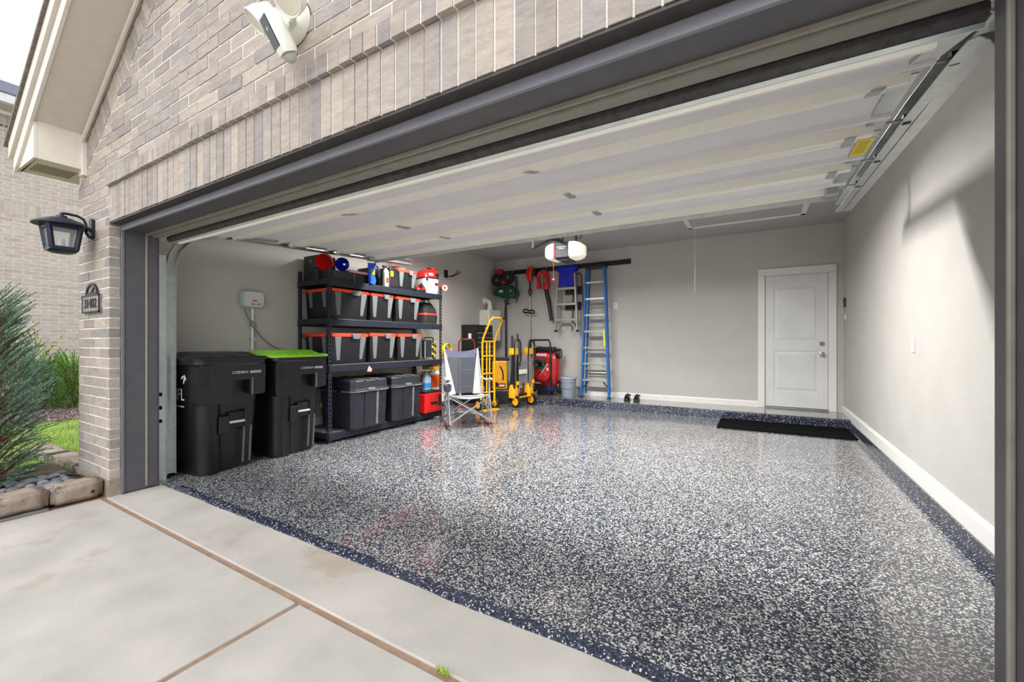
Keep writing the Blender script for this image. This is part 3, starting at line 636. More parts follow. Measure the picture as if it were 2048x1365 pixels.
# ================================================================== GARAGE DOOR (raised), TRACKS, OPENER, ADDED CEILING FILL LAMPS
gd = thing('garage_door', 'white ribbed sectional garage door raised under the ceiling', 'garage door', (0, 0, 0))
DL, DR_ = -4.355, .525
nodes = [(1.60, 2.088), (2.13, 2.250), (2.70, 2.283), (3.27, 2.312), (3.82, 2.340)]
for k in range(4):
    (y0, z0), (y1, z1) = nodes[k], nodes[k + 1]
    d = Vector((0, y1 - y0, z1 - z0)); Ln = d.length; d.normalize(); dn = Vector((0, d.z, -d.y))      # dn points down
    def pt(x, u, n_): q = Vector((0, y0, z0)) + d * u + dn * n_; return Vector((x, q.y, q.z))
    def prof(pr, xa, xb): return MB().loft([[pt(xa, u, n_) for u, n_ in pr], [pt(xb, u, n_) for u, n_ in pr]])
    bd = .70 * Ln
    sec = prof([(0.004, -.045), (0.004, 0), (.12, 0), (.128, .010), (.142, .010), (.150, 0), (bd - .035, 0), (bd - .014, .024), (bd + .014, .024), (bd + .035, 0), (Ln - .004, 0), (Ln - .004, -.045)], DL, DR_).build('section', DOORIN, gd)
    prof([(.006, 0), (.012, .042), (.046, .042), (.062, .0)], DL + .10, DR_ - .09).build('rail', RAILW, sec)
    prof([(Ln - .082, 0), (Ln - .066, .048), (Ln - .012, .048), (Ln - .006, .0)], DL + .05, DR_ - .04).build('rail', RAILW, sec)
    for xa, xb in ((DL, DL + .075), (DR_ - .075, DR_)):
        prof([(.008, 0), (.008, .014), (Ln - .008, .014), (Ln - .008, 0)], xa, xb).build('end_stile', GALV, sec)
    for xh in (DL + .13, DR_ - .13, DL + 1.65, DR_ - 1.65):
        if k < 3: prof([(Ln - .075, .048), (Ln - .072, .054), (Ln + .055, .054), (Ln + .058, .042)], xh - .022, xh + .022).build('hinge', GALV, sec)
    for xr in (DL - .085, DR_ + .085):
        c_ = pt(xr, Ln - .03, .0); MB().cyl(c_ + Vector((-.014, 0, 0)), c_ + Vector((.014, 0, 0)), .024).build('roller', mat('dark_roller', (46, 42, 40), .5), sec, smooth=True)
        a_ = pt(xr, Ln - .03, 0); MB().cyl(a_, a_ + Vector((.13 if xr < -2 else -.13, 0, 0)), .006, n=8).build('roller_stem', GALV, sec)
    if k == 0:
        prof([(-.016, -.03), (-.022, -.012), (-.016, .004), (-.006, .010), (.004, .006), (.004, -.04)], DL, DR_).build('bottom_seal', RUBBER, sec, smooth=True)
        prof([(.0, .012), (.002, .026), (.012, .026), (.012, .0)], DL, DR_).build('seal_retainer', GALVL, sec)
    if k == 2:
        prof([(.10, .0145), (.10, .016), (.36, .016), (.36, .0145)], DR_ - .072, DR_ - .004).build('warning_label', YELLL, sec)
        for q in range(7): prof([(.13 + q * .03, .0165), (.13 + q * .03, .017), (.137 + q * .03, .017), (.137 + q * .03, .0165)], DR_ - .064, DR_ - .016).build('label_print', mat('olive_print', (120, 106, 20), .6), sec)
    if k == 3:
        prof([(Ln - .02, .0), (Ln - .02, .085), (Ln - .012, .085), (Ln - .012, .008), (Ln + .03, .008), (Ln + .03, 0)], DL + .02, DR_ - .03).build('top_strut', GALVL, sec)
        for xa in (DL + .0, DR_ - .12): prof([(Ln - .14, .014), (Ln - .14, .07), (Ln - .03, .07), (Ln - .03, .014)], xa + .01, xa + .085).build('top_roller_bracket', GALV, sec, bevel=.008)
def tz(y): return 2.265 + .05 * (y - 2)
for nm, xo, sg, lb in (('garage_door_track', DL - .085, -1, 'galvanised door track running along the left wall and down the jamb'), ('garage_door_track', DR_ + .085, 1, 'galvanised door track running back along the right wall')):
    t = thing(nm, lb, 'track', (xo, 1.66, 0.02), group='garage door tracks')
    path = [(1.635, .06), (1.635, 1.0), (1.635, 1.86)] + [(1.635 + .38 * (1 - math.cos(R(a))), 1.86 + .385 * math.sin(R(a))) for a in range(15, 91, 15)] + [(2.6, tz(2.6) + .0), (4.62, tz(4.62))]
    o = Vector((xo, 1.66, 0.02))
    def off(i, dist):
        a = Vector(path[max(0, i - 1)]); b_ = Vector(path[min(len(path) - 1, i + 1)]); d_ = (b_ - a).normalized(); n_ = Vector((-d_.y, d_.x)); p_ = Vector(path[i]) + n_ * dist; return p_
    for pn, x0, x1, e0, e1 in (('web', .022, .026, -.032, .032), ('lip', -.022, .024, -.034, -.030), ('lip', -.022, .024, .030, .034)):
        rings = []
        for i in range(len(path)):
            p0, p1 = off(i, e0), off(i, e1); rings.append([Vector((sg * x0, p0.x - 1.66, p0.y - .02)), Vector((sg * x1, p0.x - 1.66, p0.y - .02)), Vector((sg * x1, p1.x - 1.66, p1.y - .02)), Vector((sg * x0, p1.x - 1.66, p1.y - .02))])
        MB().loft(rings).build(pn, GALV, t)
    mb = MB(); y0, y1 = 2.0, 4.62
    mb.loft([[Vector((sg * .028, y - 1.66, tz(y) - .032 - .02)), Vector((sg * .033, y - 1.66, tz(y) - .032 - .02)), Vector((sg * .033, y - 1.66, tz(y) + .05 - .02)), Vector((sg * .028, y - 1.66, tz(y) + .05 - .02))] for y in (y0, y1)])
    mb.build('angle_iron', GALV, t)
    MB().loft([[Vector((sg * .028, y - 1.66, tz(y) - .036 - .02)), Vector((sg * .085, y - 1.66, tz(y) - .036 - .02)), Vector((sg * .085, y - 1.66, tz(y) - .031 - .02)), Vector((sg * .028, y - 1.66, tz(y) - .031 - .02))] for y in (y0, y1)]).build('angle_flange', GALV, t)
    for yy in (2.3, 4.5): B(sg * .03 - .012, sg * .03 + .012, yy - 1.66 - .012, yy - 1.66 + .012, tz(yy), ZC - .02).build('ceiling_hanger', GALV, t)
    # jamb angle with punched slots
    B(sg * .0 - .004, sg * .0 + .002, -.135, -.055, .0, 1.95).build('jamb_angle', GALVL, t)
    for q in range(14): B(-.005 - .0, -.0042 if sg < 0 else .0026, -.108, -.096, .25 + q * .11, .275 + q * .11).build('slot', BLACK, t)
    for q in range(3): B(sg * .002 - .003, sg * .002 + .004, -.122, -.085, .50 + q * .115, .53 + q * .115).build('slot', BLACK, t)

oc = P(1130, 503, Y=5.25)
og = thing('garage_door_opener', 'grey garage door opener with glowing white lenses hanging from the ceiling', 'door opener', (oc.x, oc.y, ZC))
oz = oc.z - ZC
B(-.105, .105, -.14, .20, oz - .11, oz + .10).build('motor_housing', mat('dark_grey_housing', (58, 58, 62), .6, var=.06), og, bevel=.012)
MB().prism([(-.10, oz - .112), (.10, oz - .112), (.07, oz - .135), (-.07, oz - .135)], -.10, .18).build('housing_base', mat('dark_grey_housing', (92, 92, 96)), og)
LENS = mat('lit_lens', (206, 203, 194), .35, emit=(255, 240, 214), estr=.22)
for sx in (-1, 1):
    T = Matrix.Diagonal((sx, 1, 1, 1))
    rings = []
    for x, s_ in ((.107, 1.0), (.17, .98), (.235, .80), (.262, .60)):
        rings.append([T @ Vector((x, p.x, oz - .005 + p.y)) for p in [Vector((q.x * .165 * s_ + .02, q.y * .115 * s_, 0)) for q in rr(0, 0, 2, 2, .45, 0, 3)]])
    MB().loft(rings).build('lens', LENS, og, smooth=True)
MB().tube([(-.088, -.145, oz + .09), (-.09, -.145, oz), (-.085, -.146, oz - .10)], .004, 6).build('antenna_wire', REDP, og)
for q, (zz, ww) in enumerate(((.035, .07), (.012, .045))): B(-ww + .01, ww + .01, -.1415, -.1405, oz + zz - .004, oz + zz + .004).build('brand_print', SILVERL, og)
for xs_ in (-.10, .10): MB().bar((xs_, .15, oz + .10), (xs_, .15, 0), .03, .004, up=(0, 1, 0)).build('hanger_strap', BLKMET, og)
MB().bar((0, -.10, oz + .11), (0, 1.58 - oc.y, oz + .13), .03, .035).build('drive_rail', BLKMET, og)
arm = [P(1067, 478, Y=4.55), P(1066, 497, Y=4.55), P(1102, 479, Y=4.75), P(1126, 482, Y=5.0)]
arm = [Vector((p.x - oc.x, p.y - oc.y, p.z - ZC)) for p in arm]
for a_, b_ in zip(arm, arm[1:]): MB().bar(a_, b_, .012, .032).build('arm_link', mat('matt_black_arm', (14, 14, 15), .8), og)
MB().tube([(.10, .1, oz + .10), (.13, .08, oz + .17), (.19, .1, oz + .18), (.20, .12, oz + .26), (.19, .14, -.005)], .006, 6).build('power_cord', BLACK, og)
rc_ = P(1107, 560, Y=4.9)
t = thing('emergency_release_cord', 'red release cord with red handle hanging below the opener', 'cord', (rc_.x, rc_.y, rc_.z))
MB().tube([(0, 0, .02), (0, 0, oc.z + .1 - rc_.z)], .003, 6).build('cord', REDP, t)
MB().box(-.022, .022, -.008, .008, -.012, .012).build('handle', REDP, t, bevel=.005)
# added fill lamps shaped as LED fixtures, unseen behind the raised door
for i, (x, y) in enumerate(((-3.15, 4.25), (-.75, 4.25))):
    t = thing('added_fill_lamp', ('added white ceiling fill lamp above the shelf side' if i == 0 else 'added white ceiling fill lamp on the house door side'), 'ceiling light', (x, y, ZC), group='added ceiling fill lamps')
    B(-.62, .62, -.09, .09, -.045, 0).build('housing', WHITEP, t, bevel=.006)
    B(-.60, .60, -.075, .075, -.060, -.046).build('diffuser', mat('fill_lamp_diffuser', (250, 250, 245), .4, emit=(255, 250, 240), estr=2.0), t)
    ld = bpy.data.lights.new('fill_lamp_strip', 'AREA'); ld.shape = 'RECTANGLE'; ld.size = 1.2; ld.size_y = .15; ld.energy = 80; ld.spread = R(160); ld.specular_factor = .2; ld.color = (1.0, .985, .965)
    lo = bpy.data.objects.new('fill_lamp_strip', ld); COL.objects.link(lo); lo.parent = t; lo.location = (0, 0, -.064)

# ================================================================== WALL FITTINGS
def plate(name, label, loc, rotz, kind):
    t = thing(name, label, 'outlet' if kind == 'outlet' else 'switch', loc, rotz)
    B(-.036, .036, -.006, 0, -.058, .058).build('cover_plate', WHITEP, t, bevel=.003)
    if kind == 'outlet':
        for s in (-1, 1): MB().lathe([(.017, -.0062), (.017, -.009), (.001, -.009)], (0, 0, s * .02), 'y', 14).build('receptacle', mat('ivory_plastic', (206, 204, 196), .5), t)
    else: B(-.007, .007, -.016, -.006, -.013, .013).build('toggle', WHITEP, t)
    return t
p_ = P(1231, 612, Y=YB); plate('wall_outlet', 'white outlet on the back wall right of the blue ladder', (p_.x, YB, p_.z), 0, 'outlet')
p_ = P(1827, 691, X=XR); plate('wall_outlet', 'white outlet low on the bare right wall', (XR, p_.y, p_.z), R(-90), 'outlet')
p_ = P(1690, 635, X=XR); plate('light_switch', 'white light switch on the right wall beside the house door', (XR, min(p_.y, 7.5), p_.z), R(-90), 'switch')
p_ = P(1689, 606, X=XR)
t = thing('door_control', 'black door opener button above the light switch by the house door', 'control', (XR, min(p_.y, 7.5), p_.z), R(-90))
B(-.04, .04, -.02, 0, -.065, .065).build('housing', BLACK, t, bevel=.008); B(-.022, .022, -.026, -.02, -.01, .04).build('push_bar', mat('dark_button', (60, 60, 64), .4), t)
# irrigation controller on left wall with conduit and cable  (local -y faces +X)
a_, b_ = P(479, 583, X=XL), P(521, 616, X=XL); cy = (a_.y + b_.y) / 2; cz = (a_.z + b_.z) / 2
t = thing('irrigation_controller', 'light grey irrigation controller box on the left wall above the bins', 'control box', (XL, cy, cz), R(90))
MB().loft([[Vector((p.x, y_, p.y)) for p in rr(0, 0, w_, h_, .045, 0)] for y_, w_, h_ in ((0, .235, .185), (-.06, .24, .19), (-.085, .21, .165))]).build('cover', mat('pale_grey_plastic', (198, 204, 202), .4, var=.03), t, smooth=True)
B(-.095, -.092, -.084, -.05, -.07, .07).build('hinge_line', GREYP, t)
text('Rain Bird', .030, BLACK, 'brand_print', t, TF((.02, -.0865, -.055)) @ UPRIGHT, .0005)
B(-.02, .03, -.0868, -.0858, -.022, -.008).build('red_mark', REDP, t)
t = thing('conduit', 'white conduit running down the wall below the irrigation controller', 'conduit', (XL, cy, cz - .095), R(90))
MB().cyl((.012, -.022, 0), (.012, -.022, .105 + .20 - cz), .015, n=12).build('pipe', TRIMW, t, smooth=True)
for zz in (-.35, -.9): B(-.012, .036, -.04, 0, zz - .01, zz + .01).build('strap', GALVL, t)
cb = [P(489, 618, X=XL + .03), P(495, 634, X=XL + .04), P(503, 648, X=XL + .045), P(510, 662, X=XL + .04), P(513, 655, X=XL + .045), P(504, 642, X=XL + .045), P(500, 648, X=XL + .05), P(515, 665, X=XL + .035), P(530, 682, X=XL + .03), P(546, 693, X=XL + .03), P(563, 701, X=XL + .03), P(585, 712, X=XL + .03)]
tag(MB().tube(cb, .006, 6).build('control_cable', mat('grey_cable', (128, 122, 112), .6), smooth=True), 'grey cable looping from the irrigation controller toward the shelf', 'cable')
# storage hook on left wall
p_ = P(891, 548, X=XL); t = thing('wall_hook', 'black double utility hook on the left wall beside the shelf', 'hook', (XL, p_.y, p_.z), R(90))
MB().box(-.045, .045, -.025, 0, -.07, .07).build('base', BLACK, t, bevel=.01)
for s in (-1, 1): MB().tube([(s * .015, -.02, -.04), (s * .03, -.12, -.06), (s * .02, -.2, -.045), (s * .03, -.27, -.02), (s * .05, -.31, .02)], .009, 8).build('prong', BLACK, t, smooth=True)
# tankless water heater with pvc elbow
t = thing('water_heater', 'white wall-mounted water heater box with PVC elbow in the back corner', 'water heater', (XL, 7.0, 1.24))
B(.002, .25, 0, .42, 0, .63).build('casing', WHITEP, t, bevel=.008)
B(.06, .10, -.003, 0, .22, .25).build('dial_label', GREYP, t); MB().lathe([(.035, 0), (.03, -.02), (.001, -.02)], (.125, 0, .18), 'y', 16).build('dial', BLACK, t)
B(.17, .20, -.003, 0, .36, .52).build('energy_label', YELLL, t)
MB().tube([(.13, .2, .63), (.13, .2, .70), (.125, .2, .76), (.10, .2, .81), (.05, .2, .83), (.0, .2, .83)], .047, 14).build('vent_pipe', WHITEP, t, smooth=True)
MB().lathe([(.085, .0), (.085, .012), (.055, .02), (.052, .03)], (0, .2, .83), 'x', 20).build('wall_flange', WHITEP, t, smooth=True)
MB().lathe([(.055, .645), (.055, .70), (.048, .71)], (.13, .2, 0), 'z', 18).build('vent_collar', WHITEP, t, smooth=True)

# ================================================================== WHEELED BINS  (local -y faces +X)
def bin_(label, loc, lidm, group='wheeled bins by the left wall', logo=False):
    t = thing('wheeled_bin', label, 'bin', loc, R(90), group)
    def sec(w, d, z, step):                                   # rounded section with a proud front-left pillar
        r = .07; out = []
        out += [Vector((w / 2 - r + r * math.cos(R(a)), d / 2 - r + r * math.sin(R(a)), z)) for a in (0, 30, 60, 90)]
        out += [Vector((-w / 2 + r + r * math.cos(R(a)), d / 2 - r + r * math.sin(R(a)), z)) for a in (90, 120, 150, 180)]
        out += [Vector((-w / 2 + .11 + .11 * math.cos(R(a)), -d / 2 + .11 + .11 * math.sin(R(a)), z)) for a in (180, 205, 230, 255, 270, 290, 315)]
        xs_ = -w / 2 + .11 + .11 * math.cos(R(315)) + .012
        out += [Vector((xs_, -d / 2 + step, z)), Vector((w / 2 - .06, -d / 2 + step, z)), Vector((w / 2 - .02, -d / 2 + step + .02, z)), Vector((w / 2, -d / 2 + step + .06, z))]
        return out
    body = MB().loft([sec(.48, .52, .0, .05), sec(.50, .55, .05, .05), sec(.545, .63, .66, .05), sec(.56, .66, 1.0, .05)]).build('body', BINBLK, t, smooth=True)
    # stepped shoulder band on the front
    def blk(x0, x1, z0, z1, y_=-.352): return MB().loft([[Vector((p.x, y0, p.y)) for p in rr((x0 + x1) / 2, (z0 + z1) / 2, x1 - x0, z1 - z0, .03, 0, 3)] for y0 in (-.20, y_ + .012, y_)])
    blk(-.286, -.02, .64, 1.0, -.362).build('shoulder', BINBLK, body, smooth=True)
    blk(-.06, .286, .845, 1.0).build('shoulder', BINBLK, body, smooth=True)
    blk(.14, .284, .70, .99, -.3495).build('shoulder', BINBLK, body, smooth=True)
    for s in (-1, 1): B(s * .272 - .012, s * .272 + .012, -.30, .29, .80, 1.0).build('side_shoulder', BINBLK, body, bevel=.01)
    for q in range(3): B(-.288 + .018 * q + .05, -.288 + .018 * q + .055, -.365, -.360, .80, .93).build('grip_rib', BLACK, body)
    MB().loft([rr(0, -.01, .60, .70, .08, .985), rr(0, -.01, .625, .725, .085, 1.0), rr(0, -.01, .625, .725, .085, 1.03), rr(0, -.01, .60, .70, .08, 1.035)]).build('rim', BINBLK, t, smooth=True)
    ld_ = MB().loft([rr(0, -.01, .645, .745, .085, 1.032), rr(0, -.01, .65, .75, .085, 1.05), rr(0, -.01, .62, .72, .08, 1.062), rr(.0, .0, .52, .60, .06, 1.066), rr(.0, .02, .45, .50, .05, 1.098), rr(0, .03, .38, .40, .05, 1.105)]).build('lid', lidm, t, smooth=True)
    for x in (-.17, .0, .17): B(x - .006, x + .006, -.345, -.25, 1.055, 1.072).build('lid_rib', lidm, ld_)
    # lift recess, its shade drawn as a black block, and catch bar
    B(-.012, .118, -.290, -.268, .40, .545).build('lift_recess_shade', mat('recess_shade_black', (10, 10, 11), .6), t)
    MB().cyl((-.012, -.300, .455), (.118, -.300, .455), .012).build('catch_bar', mat('pale_bar', (186, 184, 176), .4), t, smooth=True)
    B(-.10, -.012, -.305, -.26, .36, .52).build('recess_cheek', BINBLK, t, bevel=.01); B(.118, .136, -.305, -.26, .36, .56).build('recess_cheek', BINBLK, t, bevel=.006)
    for x in (.118, .178): MB().bar((x, -.268, .06), (x, -.295, .40), .012, .016, up=(0, 1, 0)).build('vertical_rib', mat('grey_rib_plastic', (92, 92, 94), .5), t)  # ribs in a lighter grey than the bin body
    MB().bar((.16, -.356, .70), (.16, -.358, .86), .014, .01, up=(0, 1, 0)).build('vertical_rib', mat('grey_rib_plastic', (92, 92, 94)), t)
    text('95GC004054', .034, SILVERL, 'serial_print', t, TF((-.06, -.3535, .915)) @ UPRIGHT, .0004, 'LEFT')
    for q in range(12): B(.142 + q * .0085, .142 + q * .0085 + (.005 if q % 3 else .003), -.3536, -.3530, .903, .927).build('barcode_line', SILVERL, t)
    for x in (-.21, .21): MB().lathe([(.11, -.03), (.12, -.02), (.12, .02), (.11, .03)], (x, .27, .12), 'x', 18).build('wheel', BLACK, t, smooth=True)
    MB().cyl((-.2, .27, .12), (.2, .27, .12), .01).build('axle', GALV, t)
    if logo:
        Tm = TF((-.288, .02, .72), 0, 0, R(-90)) @ UPRIGHT
        text('GFL', .15, SILVERL, 'logo_print', t, Tm, .0006)
        B(-.2888, -.2878, -.10, .14, .615, .625).build('logo_line', SILVERL, t)
        for a, ox, oz_ in ((20, .0, .0), (-35, -.02, .03), (65, .03, .03)):
            MB().ell((0, 0, 0), (.002, .012, .032), 8, 6, TF((-.2885, -.10 + ox, .85 + oz_), R(a))).build('logo_leaf', SILVERL, t)
    return t
bin_('black wheeled bin with scuffed black lid nearest the garage opening', (-4.49, 2.003, .021), BINBLK, logo=True)
bin_('black wheeled bin with lime green lid beside the shelf', (-4.49, 2.668, .028), LIME)

# ================================================================== STEEL SHELF AND ITS LOAD
XS, XB, Y0, Y1 = -4.29, -4.87, 3.09, 5.10
LV = [.15, .948, 1.495, 1.962]
sh = thing('storage_shelf', 'black steel four-tier storage shelf along the left wall', 'shelf', ((XS + XB) / 2, (Y0 + Y1) / 2, .033))
ox, oy, oz_ = (XS + XB) / 2, (Y0 + Y1) / 2, .033
def post(x, y, sx, sy):
    mb = MB(); h = 2.05; wd = .045
    for ax in (0, 1):
        for a0, a1 in ((0, .014), (.031, wd)):
            if ax == 0: mb.box(min(x, x - sx * a1) if a0 == 0 else min(x - sx * a0, x - sx * a1), max(x - sx * a0, x - sx * a1), y - .0015, y + .0015, 0, h)
            else: mb.box(x - .0015, x + .0015, min(y - sy * a0, y - sy * a1), max(y - sy * a0, y - sy * a1), 0, h)
        z = 0
        while z < h - .03:
            if ax == 0: mb.box(min(x - sx * .013, x - sx * .032), max(x - sx * .013, x - sx * .032), y - .0015, y + .0015, z, z + .022)
            else: mb.box(x - .0015, x + .0015, min(y - sy * .013, y - sy * .032), max(y - sy * .013, y - sy * .032), z, z + .022)
            z += .05
    return mb
for x, y, sx, sy in ((XS, Y0, 1, -1), (XS, Y1, 1, 1), (XB, Y0, -1, -1), (XB, Y1, -1, 1)):
    post(x - ox, y - oy, sx, sy).build('post', SHELFM, sh, kind=None)
for zt in LV:
    for x in (XS, XB): B(x - ox - .018, x - ox + .012, Y0 - oy, Y1 - oy, zt - oz_ - .085, zt - oz_ - .004).build('long_beam', SHELFM, sh, bevel=.004)
    for y in (Y0, Y1): B(XB - ox, XS - ox, y - oy - .012, y - oy + .012, zt - oz_ - .065, zt - oz_ - .004).build('side_beam', SHELFM, sh, bevel=.004)
    B(XB - ox + .02, XS - ox - .02, Y0 - oy + .015, Y1 - oy - .015, zt - oz_ - .012, zt - oz_).build('deck', mat('grey_deck_board', (104, 100, 94), .7, var=.12), sh)
MB().bar((XB - ox - .006, Y0 - oy + .02, 1.33 - oz_), (XB - ox - .006, Y0 - oy + .42, .97 - oz_), .03, .012, up=(1, 0, 0)).build('corner_brace', WOOD, sh)

def tote(label, pa, pb, zb, ztop, latch=True):
    X = XS - .022; ya, yb = max(3.145, yX(pa, X)), yX(pb, X); w_ = yb - ya; h = ztop - zb; dp = .53
    t = thing('storage_tote', label, 'storage box', (X - dp / 2 - .01, (ya + yb) / 2, zb + .001), R(90), 'black totes with orange lids')
    a, b_ = w_ / 2, dp / 2; k = .91
    def rg(s, z): return rr(0, 0, w_ * s, dp * (s + .02), .03, z, 3)
    MB().loft([rg(k - .02, 0), rg(k, .01), rg(.955, h - .035)]).build('body', mat('charcoal_tote_plastic', (24, 25, 28), .42, var=.15), t, smooth=True)
    lid = MB().loft([rg(.965, h - .045), rg(1.0, h - .042), rg(1.0, h - .012), rg(.97, h - .004), rg(.9, h), ]).build('lid', ORANGE, t, smooth=True)
    for s in (-1, 1):                                         # tapered grey corner columns on the front end
        xb_, xt = s * a * .58, s * a * .66
        y_b, y_t = -b_ * .90, -b_ * .985
        MB().loft([[Vector((xb_ - .022, y_b + .03, .012)), Vector((xb_ + .022, y_b + .03, .012)), Vector((xb_ + .022, y_b - .006, .012)), Vector((xb_ - .022, y_b - .006, .012))],
                   [Vector((xt - .045, y_t + .03, h - .046)), Vector((xt + .045, y_t + .03, h - .046)), Vector((xt + .045, y_t - .012, h - .046)), Vector((xt - .045, y_t - .012, h - .046))]]).build('grey_column', GREYP, t, bevel=.006)
    for s in (-1, 1):                                         # columns on the long sides
        for yy in (-.12, .14):
            MB().loft([[Vector((s * a * .87, yy - .02, .012)), Vector((s * a * .87 + s * .006, yy - .02, .012)), Vector((s * a * .87 + s * .006, yy + .02, .012)), Vector((s * a * .87, yy + .02, .012))],
                       [Vector((s * a * .95, yy - .035, h - .046)), Vector((s * a * .96 + s * .006, yy - .035, h - .046)), Vector((s * a * .96 + s * .006, yy + .035, h - .046)), Vector((s * a * .95, yy + .035, h - .046))]]).build('grey_column', GREYP, t)
    if latch:
        lt = MB().prism([(a * .10, h - .075), (a * .42, h - .075), (a * .50, h - .01), (a * .02, h - .01)], -b_ - .022, -b_ + .02).build('latch', GREYP, t, bevel=.006)
    B(-a * .4, -a * .05, -b_ * .96 - .004, -b_ * .96 + .02, h - .085, h - .06).build('handle_lip', BLACK, t)
    return t
tote('black tote with orange lid on the third tier, left end of the shelf', 663, 741, LV[2], 1.866)
tote('black tote with orange lid in the middle of the third tier', 742, 790, LV[2], 1.864)
tote('black tote with orange lid on the third tier, right of the middle', 793, 843, LV[2], 1.860)
tote('black tote with orange lid on the second tier, left end', 661, 739, LV[1], 1.325)
tote('black tote with orange lid in the middle of the second tier', 741, 795, LV[1], 1.335)
tote('black tote with orange lid on the second tier, right of the middle', 797, 846, LV[1], 1.335)
tote('black tote with orange lid on the top tier beside the wet vacuum', 797, 836, LV[3], 2.25)

def chest(label, pa, pb, lock):
    X = XS + .14; ya, yb = yX(pa, X), yX(pb, X); w_ = yb - ya; dp = .68; h = .60
    t = thing('storage_chest', label, 'chest', (X - dp / 2, (ya + yb) / 2, LV[0] + .001), R(90), 'large black chests on the bottom tier')
    a, b_ = w_ / 2, dp / 2
    def cr_(s, z, c=.05): return [Vector((x * s, y * s, z)) for x, y in ((a - c, -b_), (a, -b_ + c), (a, b_ - c), (a - c, b_), (-a + c, b_), (-a, b_ - c), (-a, -b_ + c), (-a + c, -b_))]
    body = MB().loft([cr_(.88, 0), cr_(.90, .02), cr_(.95, h - .15)]).build('body', CHESTM, t, bevel=.008)
    lid = MB().loft([cr_(1.0, h - .15), cr_(1.0, h - .115), cr_(.97, h - .11), cr_(.95, h - .02), cr_(.90, h)]).build('lid', CHESTM, t, bevel=.006)
    MB().loft([cr_(1.012, h - .145), cr_(1.012, h - .128)]).build('lid_rim', DUST, lid)
    for x in (-a * .30, a * .30):
        MB().bar((x, -b_ * .905, .03), (x, -b_ * .955, h - .16), .032, .014, up=(0, 1, 0)).build('front_rib', DUST if x > 0 else CHESTM, body)
        B(x - .02, x + .02, -b_ * .955, b_ * .955, h - .004, h + .006).build('lid_rib', DUST, lid)
    for yy in (-b_ * .45, b_ * .3): MB().bar((-a * .905, yy, .03), (-a * .955, yy, h - .16), .035, .014, up=(1, 0, 0)).build('side_rib', CHESTM, body)
    B(-a * .99 - .02, -a * .9, -b_ * .42, -b_ * .18, h - .22, h - .10).build('side_latch', BLACK, body, bevel=.008)
    B(-a * .25, a * .12, -b_ - .012, -b_ * .9, h - .135, h - .10).build('front_handle', DUST, lid, bevel=.006)
    if lock:
        tl = thing('padlock', 'brass padlock hanging on the latch of the left chest', 'padlock', (X - dp * .82, ya - .012 - a * 0 - .02, LV[0] + h - .32))
        B(-.022, .022, -.012, .012, -.03, .018).build('lock_body', mat('tarnished_brass', (176, 168, 132), .4, .5), tl, bevel=.004)
        MB().tube([(-.014, 0, .018), (-.014, 0, .045), (0, 0, .06), (.014, 0, .045), (.014, 0, .018)], .004, 8).build('shackle', CHR, tl, smooth=True)
    return t
chest('large dusty black chest on the bottom tier, left of the pair', 705, 782, True)
chest('large dusty black chest on the bottom tier, right of the pair', 788, 848, False)
t = thing('tool_box', 'bright red tool box at the right end of the bottom tier', 'tool box', (-4.40, (yX(850, -4.2) + yX(884, -4.2)) / 2, LV[0] + .001), R(90))
w_ = yX(884, -4.2) - yX(850, -4.2)
B(-w_ / 2, w_ / 2, -.20, .2, .01, .30).build('body', REDP, t, bevel=.015); B(-w_ * .48, w_ * .48, -.19, .19, .30, .33).build('top', BLACK, t, bevel=.008)
B(-.06, .08, -.206, -.2, .13, .17).build('front_print', BLACK, t); B(w_ * .28, w_ * .44, -.208, -.2, .10, .26).build('latch', BLACK, t, bevel=.006)
# things on and beside the bottom tier
t = thing('plastic_jug', 'translucent blue-white jug standing behind the red tool box', 'jug', (-4.45, yX(853, -4.45), LV[0] + .33))
MB().loft([rr(0, 0, .09, .14, .03, 0), rr(0, 0, .095, .145, .03, .17), rr(0, 0, .07, .10, .03, .22), rr(0, 0, .035, .035, .015, .245), rr(0, 0, .035, .035, .015, .26)]).build('body', mat('milky_blue_plastic', (170, 200, 224), .35, var=.08), t, smooth=True)
MB().lathe([(.022, .26), (.022, .285), (.001, .286)], (0, 0, 0), 'z', 14).build('cap', mat('green_cap', (110, 200, 90), .4), t)
MB().loft([rr(0, 0, .098, .148, .03, .03), rr(0, 0, .098, .148, .03, .10)]).build('label_band', mat('sky_blue_label', (70, 150, 220), .4), t, smooth=True)
yo = yX(872, -4.5)
t = thing('tool_case', 'orange tool case with white top on the red tool box', 'tool case', (-4.62, yo, LV[0] + .332), R(90))
B(-.11, .11, -.12, .12, 0, .20).build('body', mat('orange_plastic', (236, 92, 22), .4), t, bevel=.015); B(-.105, .105, -.115, .115, .20, .255).build('top_panel', WHITEP, t, bevel=.012); MB().tube([(-.05, -.05, .255), (-.05, -.05, .285), (.05, -.05, .285), (.05, -.05, .255)], .008, 6).build('handle', BLACK, t)
t = thing('tool_bag', 'yellow tool bag with dark red band below the second tier', 'bag', (-4.62, yo, LV[0] + .62), R(90))
MB().loft([rr(0, 0, .21, .2, .05, 0), rr(0, 0, .23, .22, .06, .05), rr(0, 0, .2, .18, .06, .13), rr(0, 0, .12, .1, .04, .15)]).build('body', YELL, t, smooth=True); MB().loft([rr(0, 0, .234, .224, .06, .05), rr(0, 0, .226, .214, .06, .085)]).build('band', DRED, t, smooth=True)
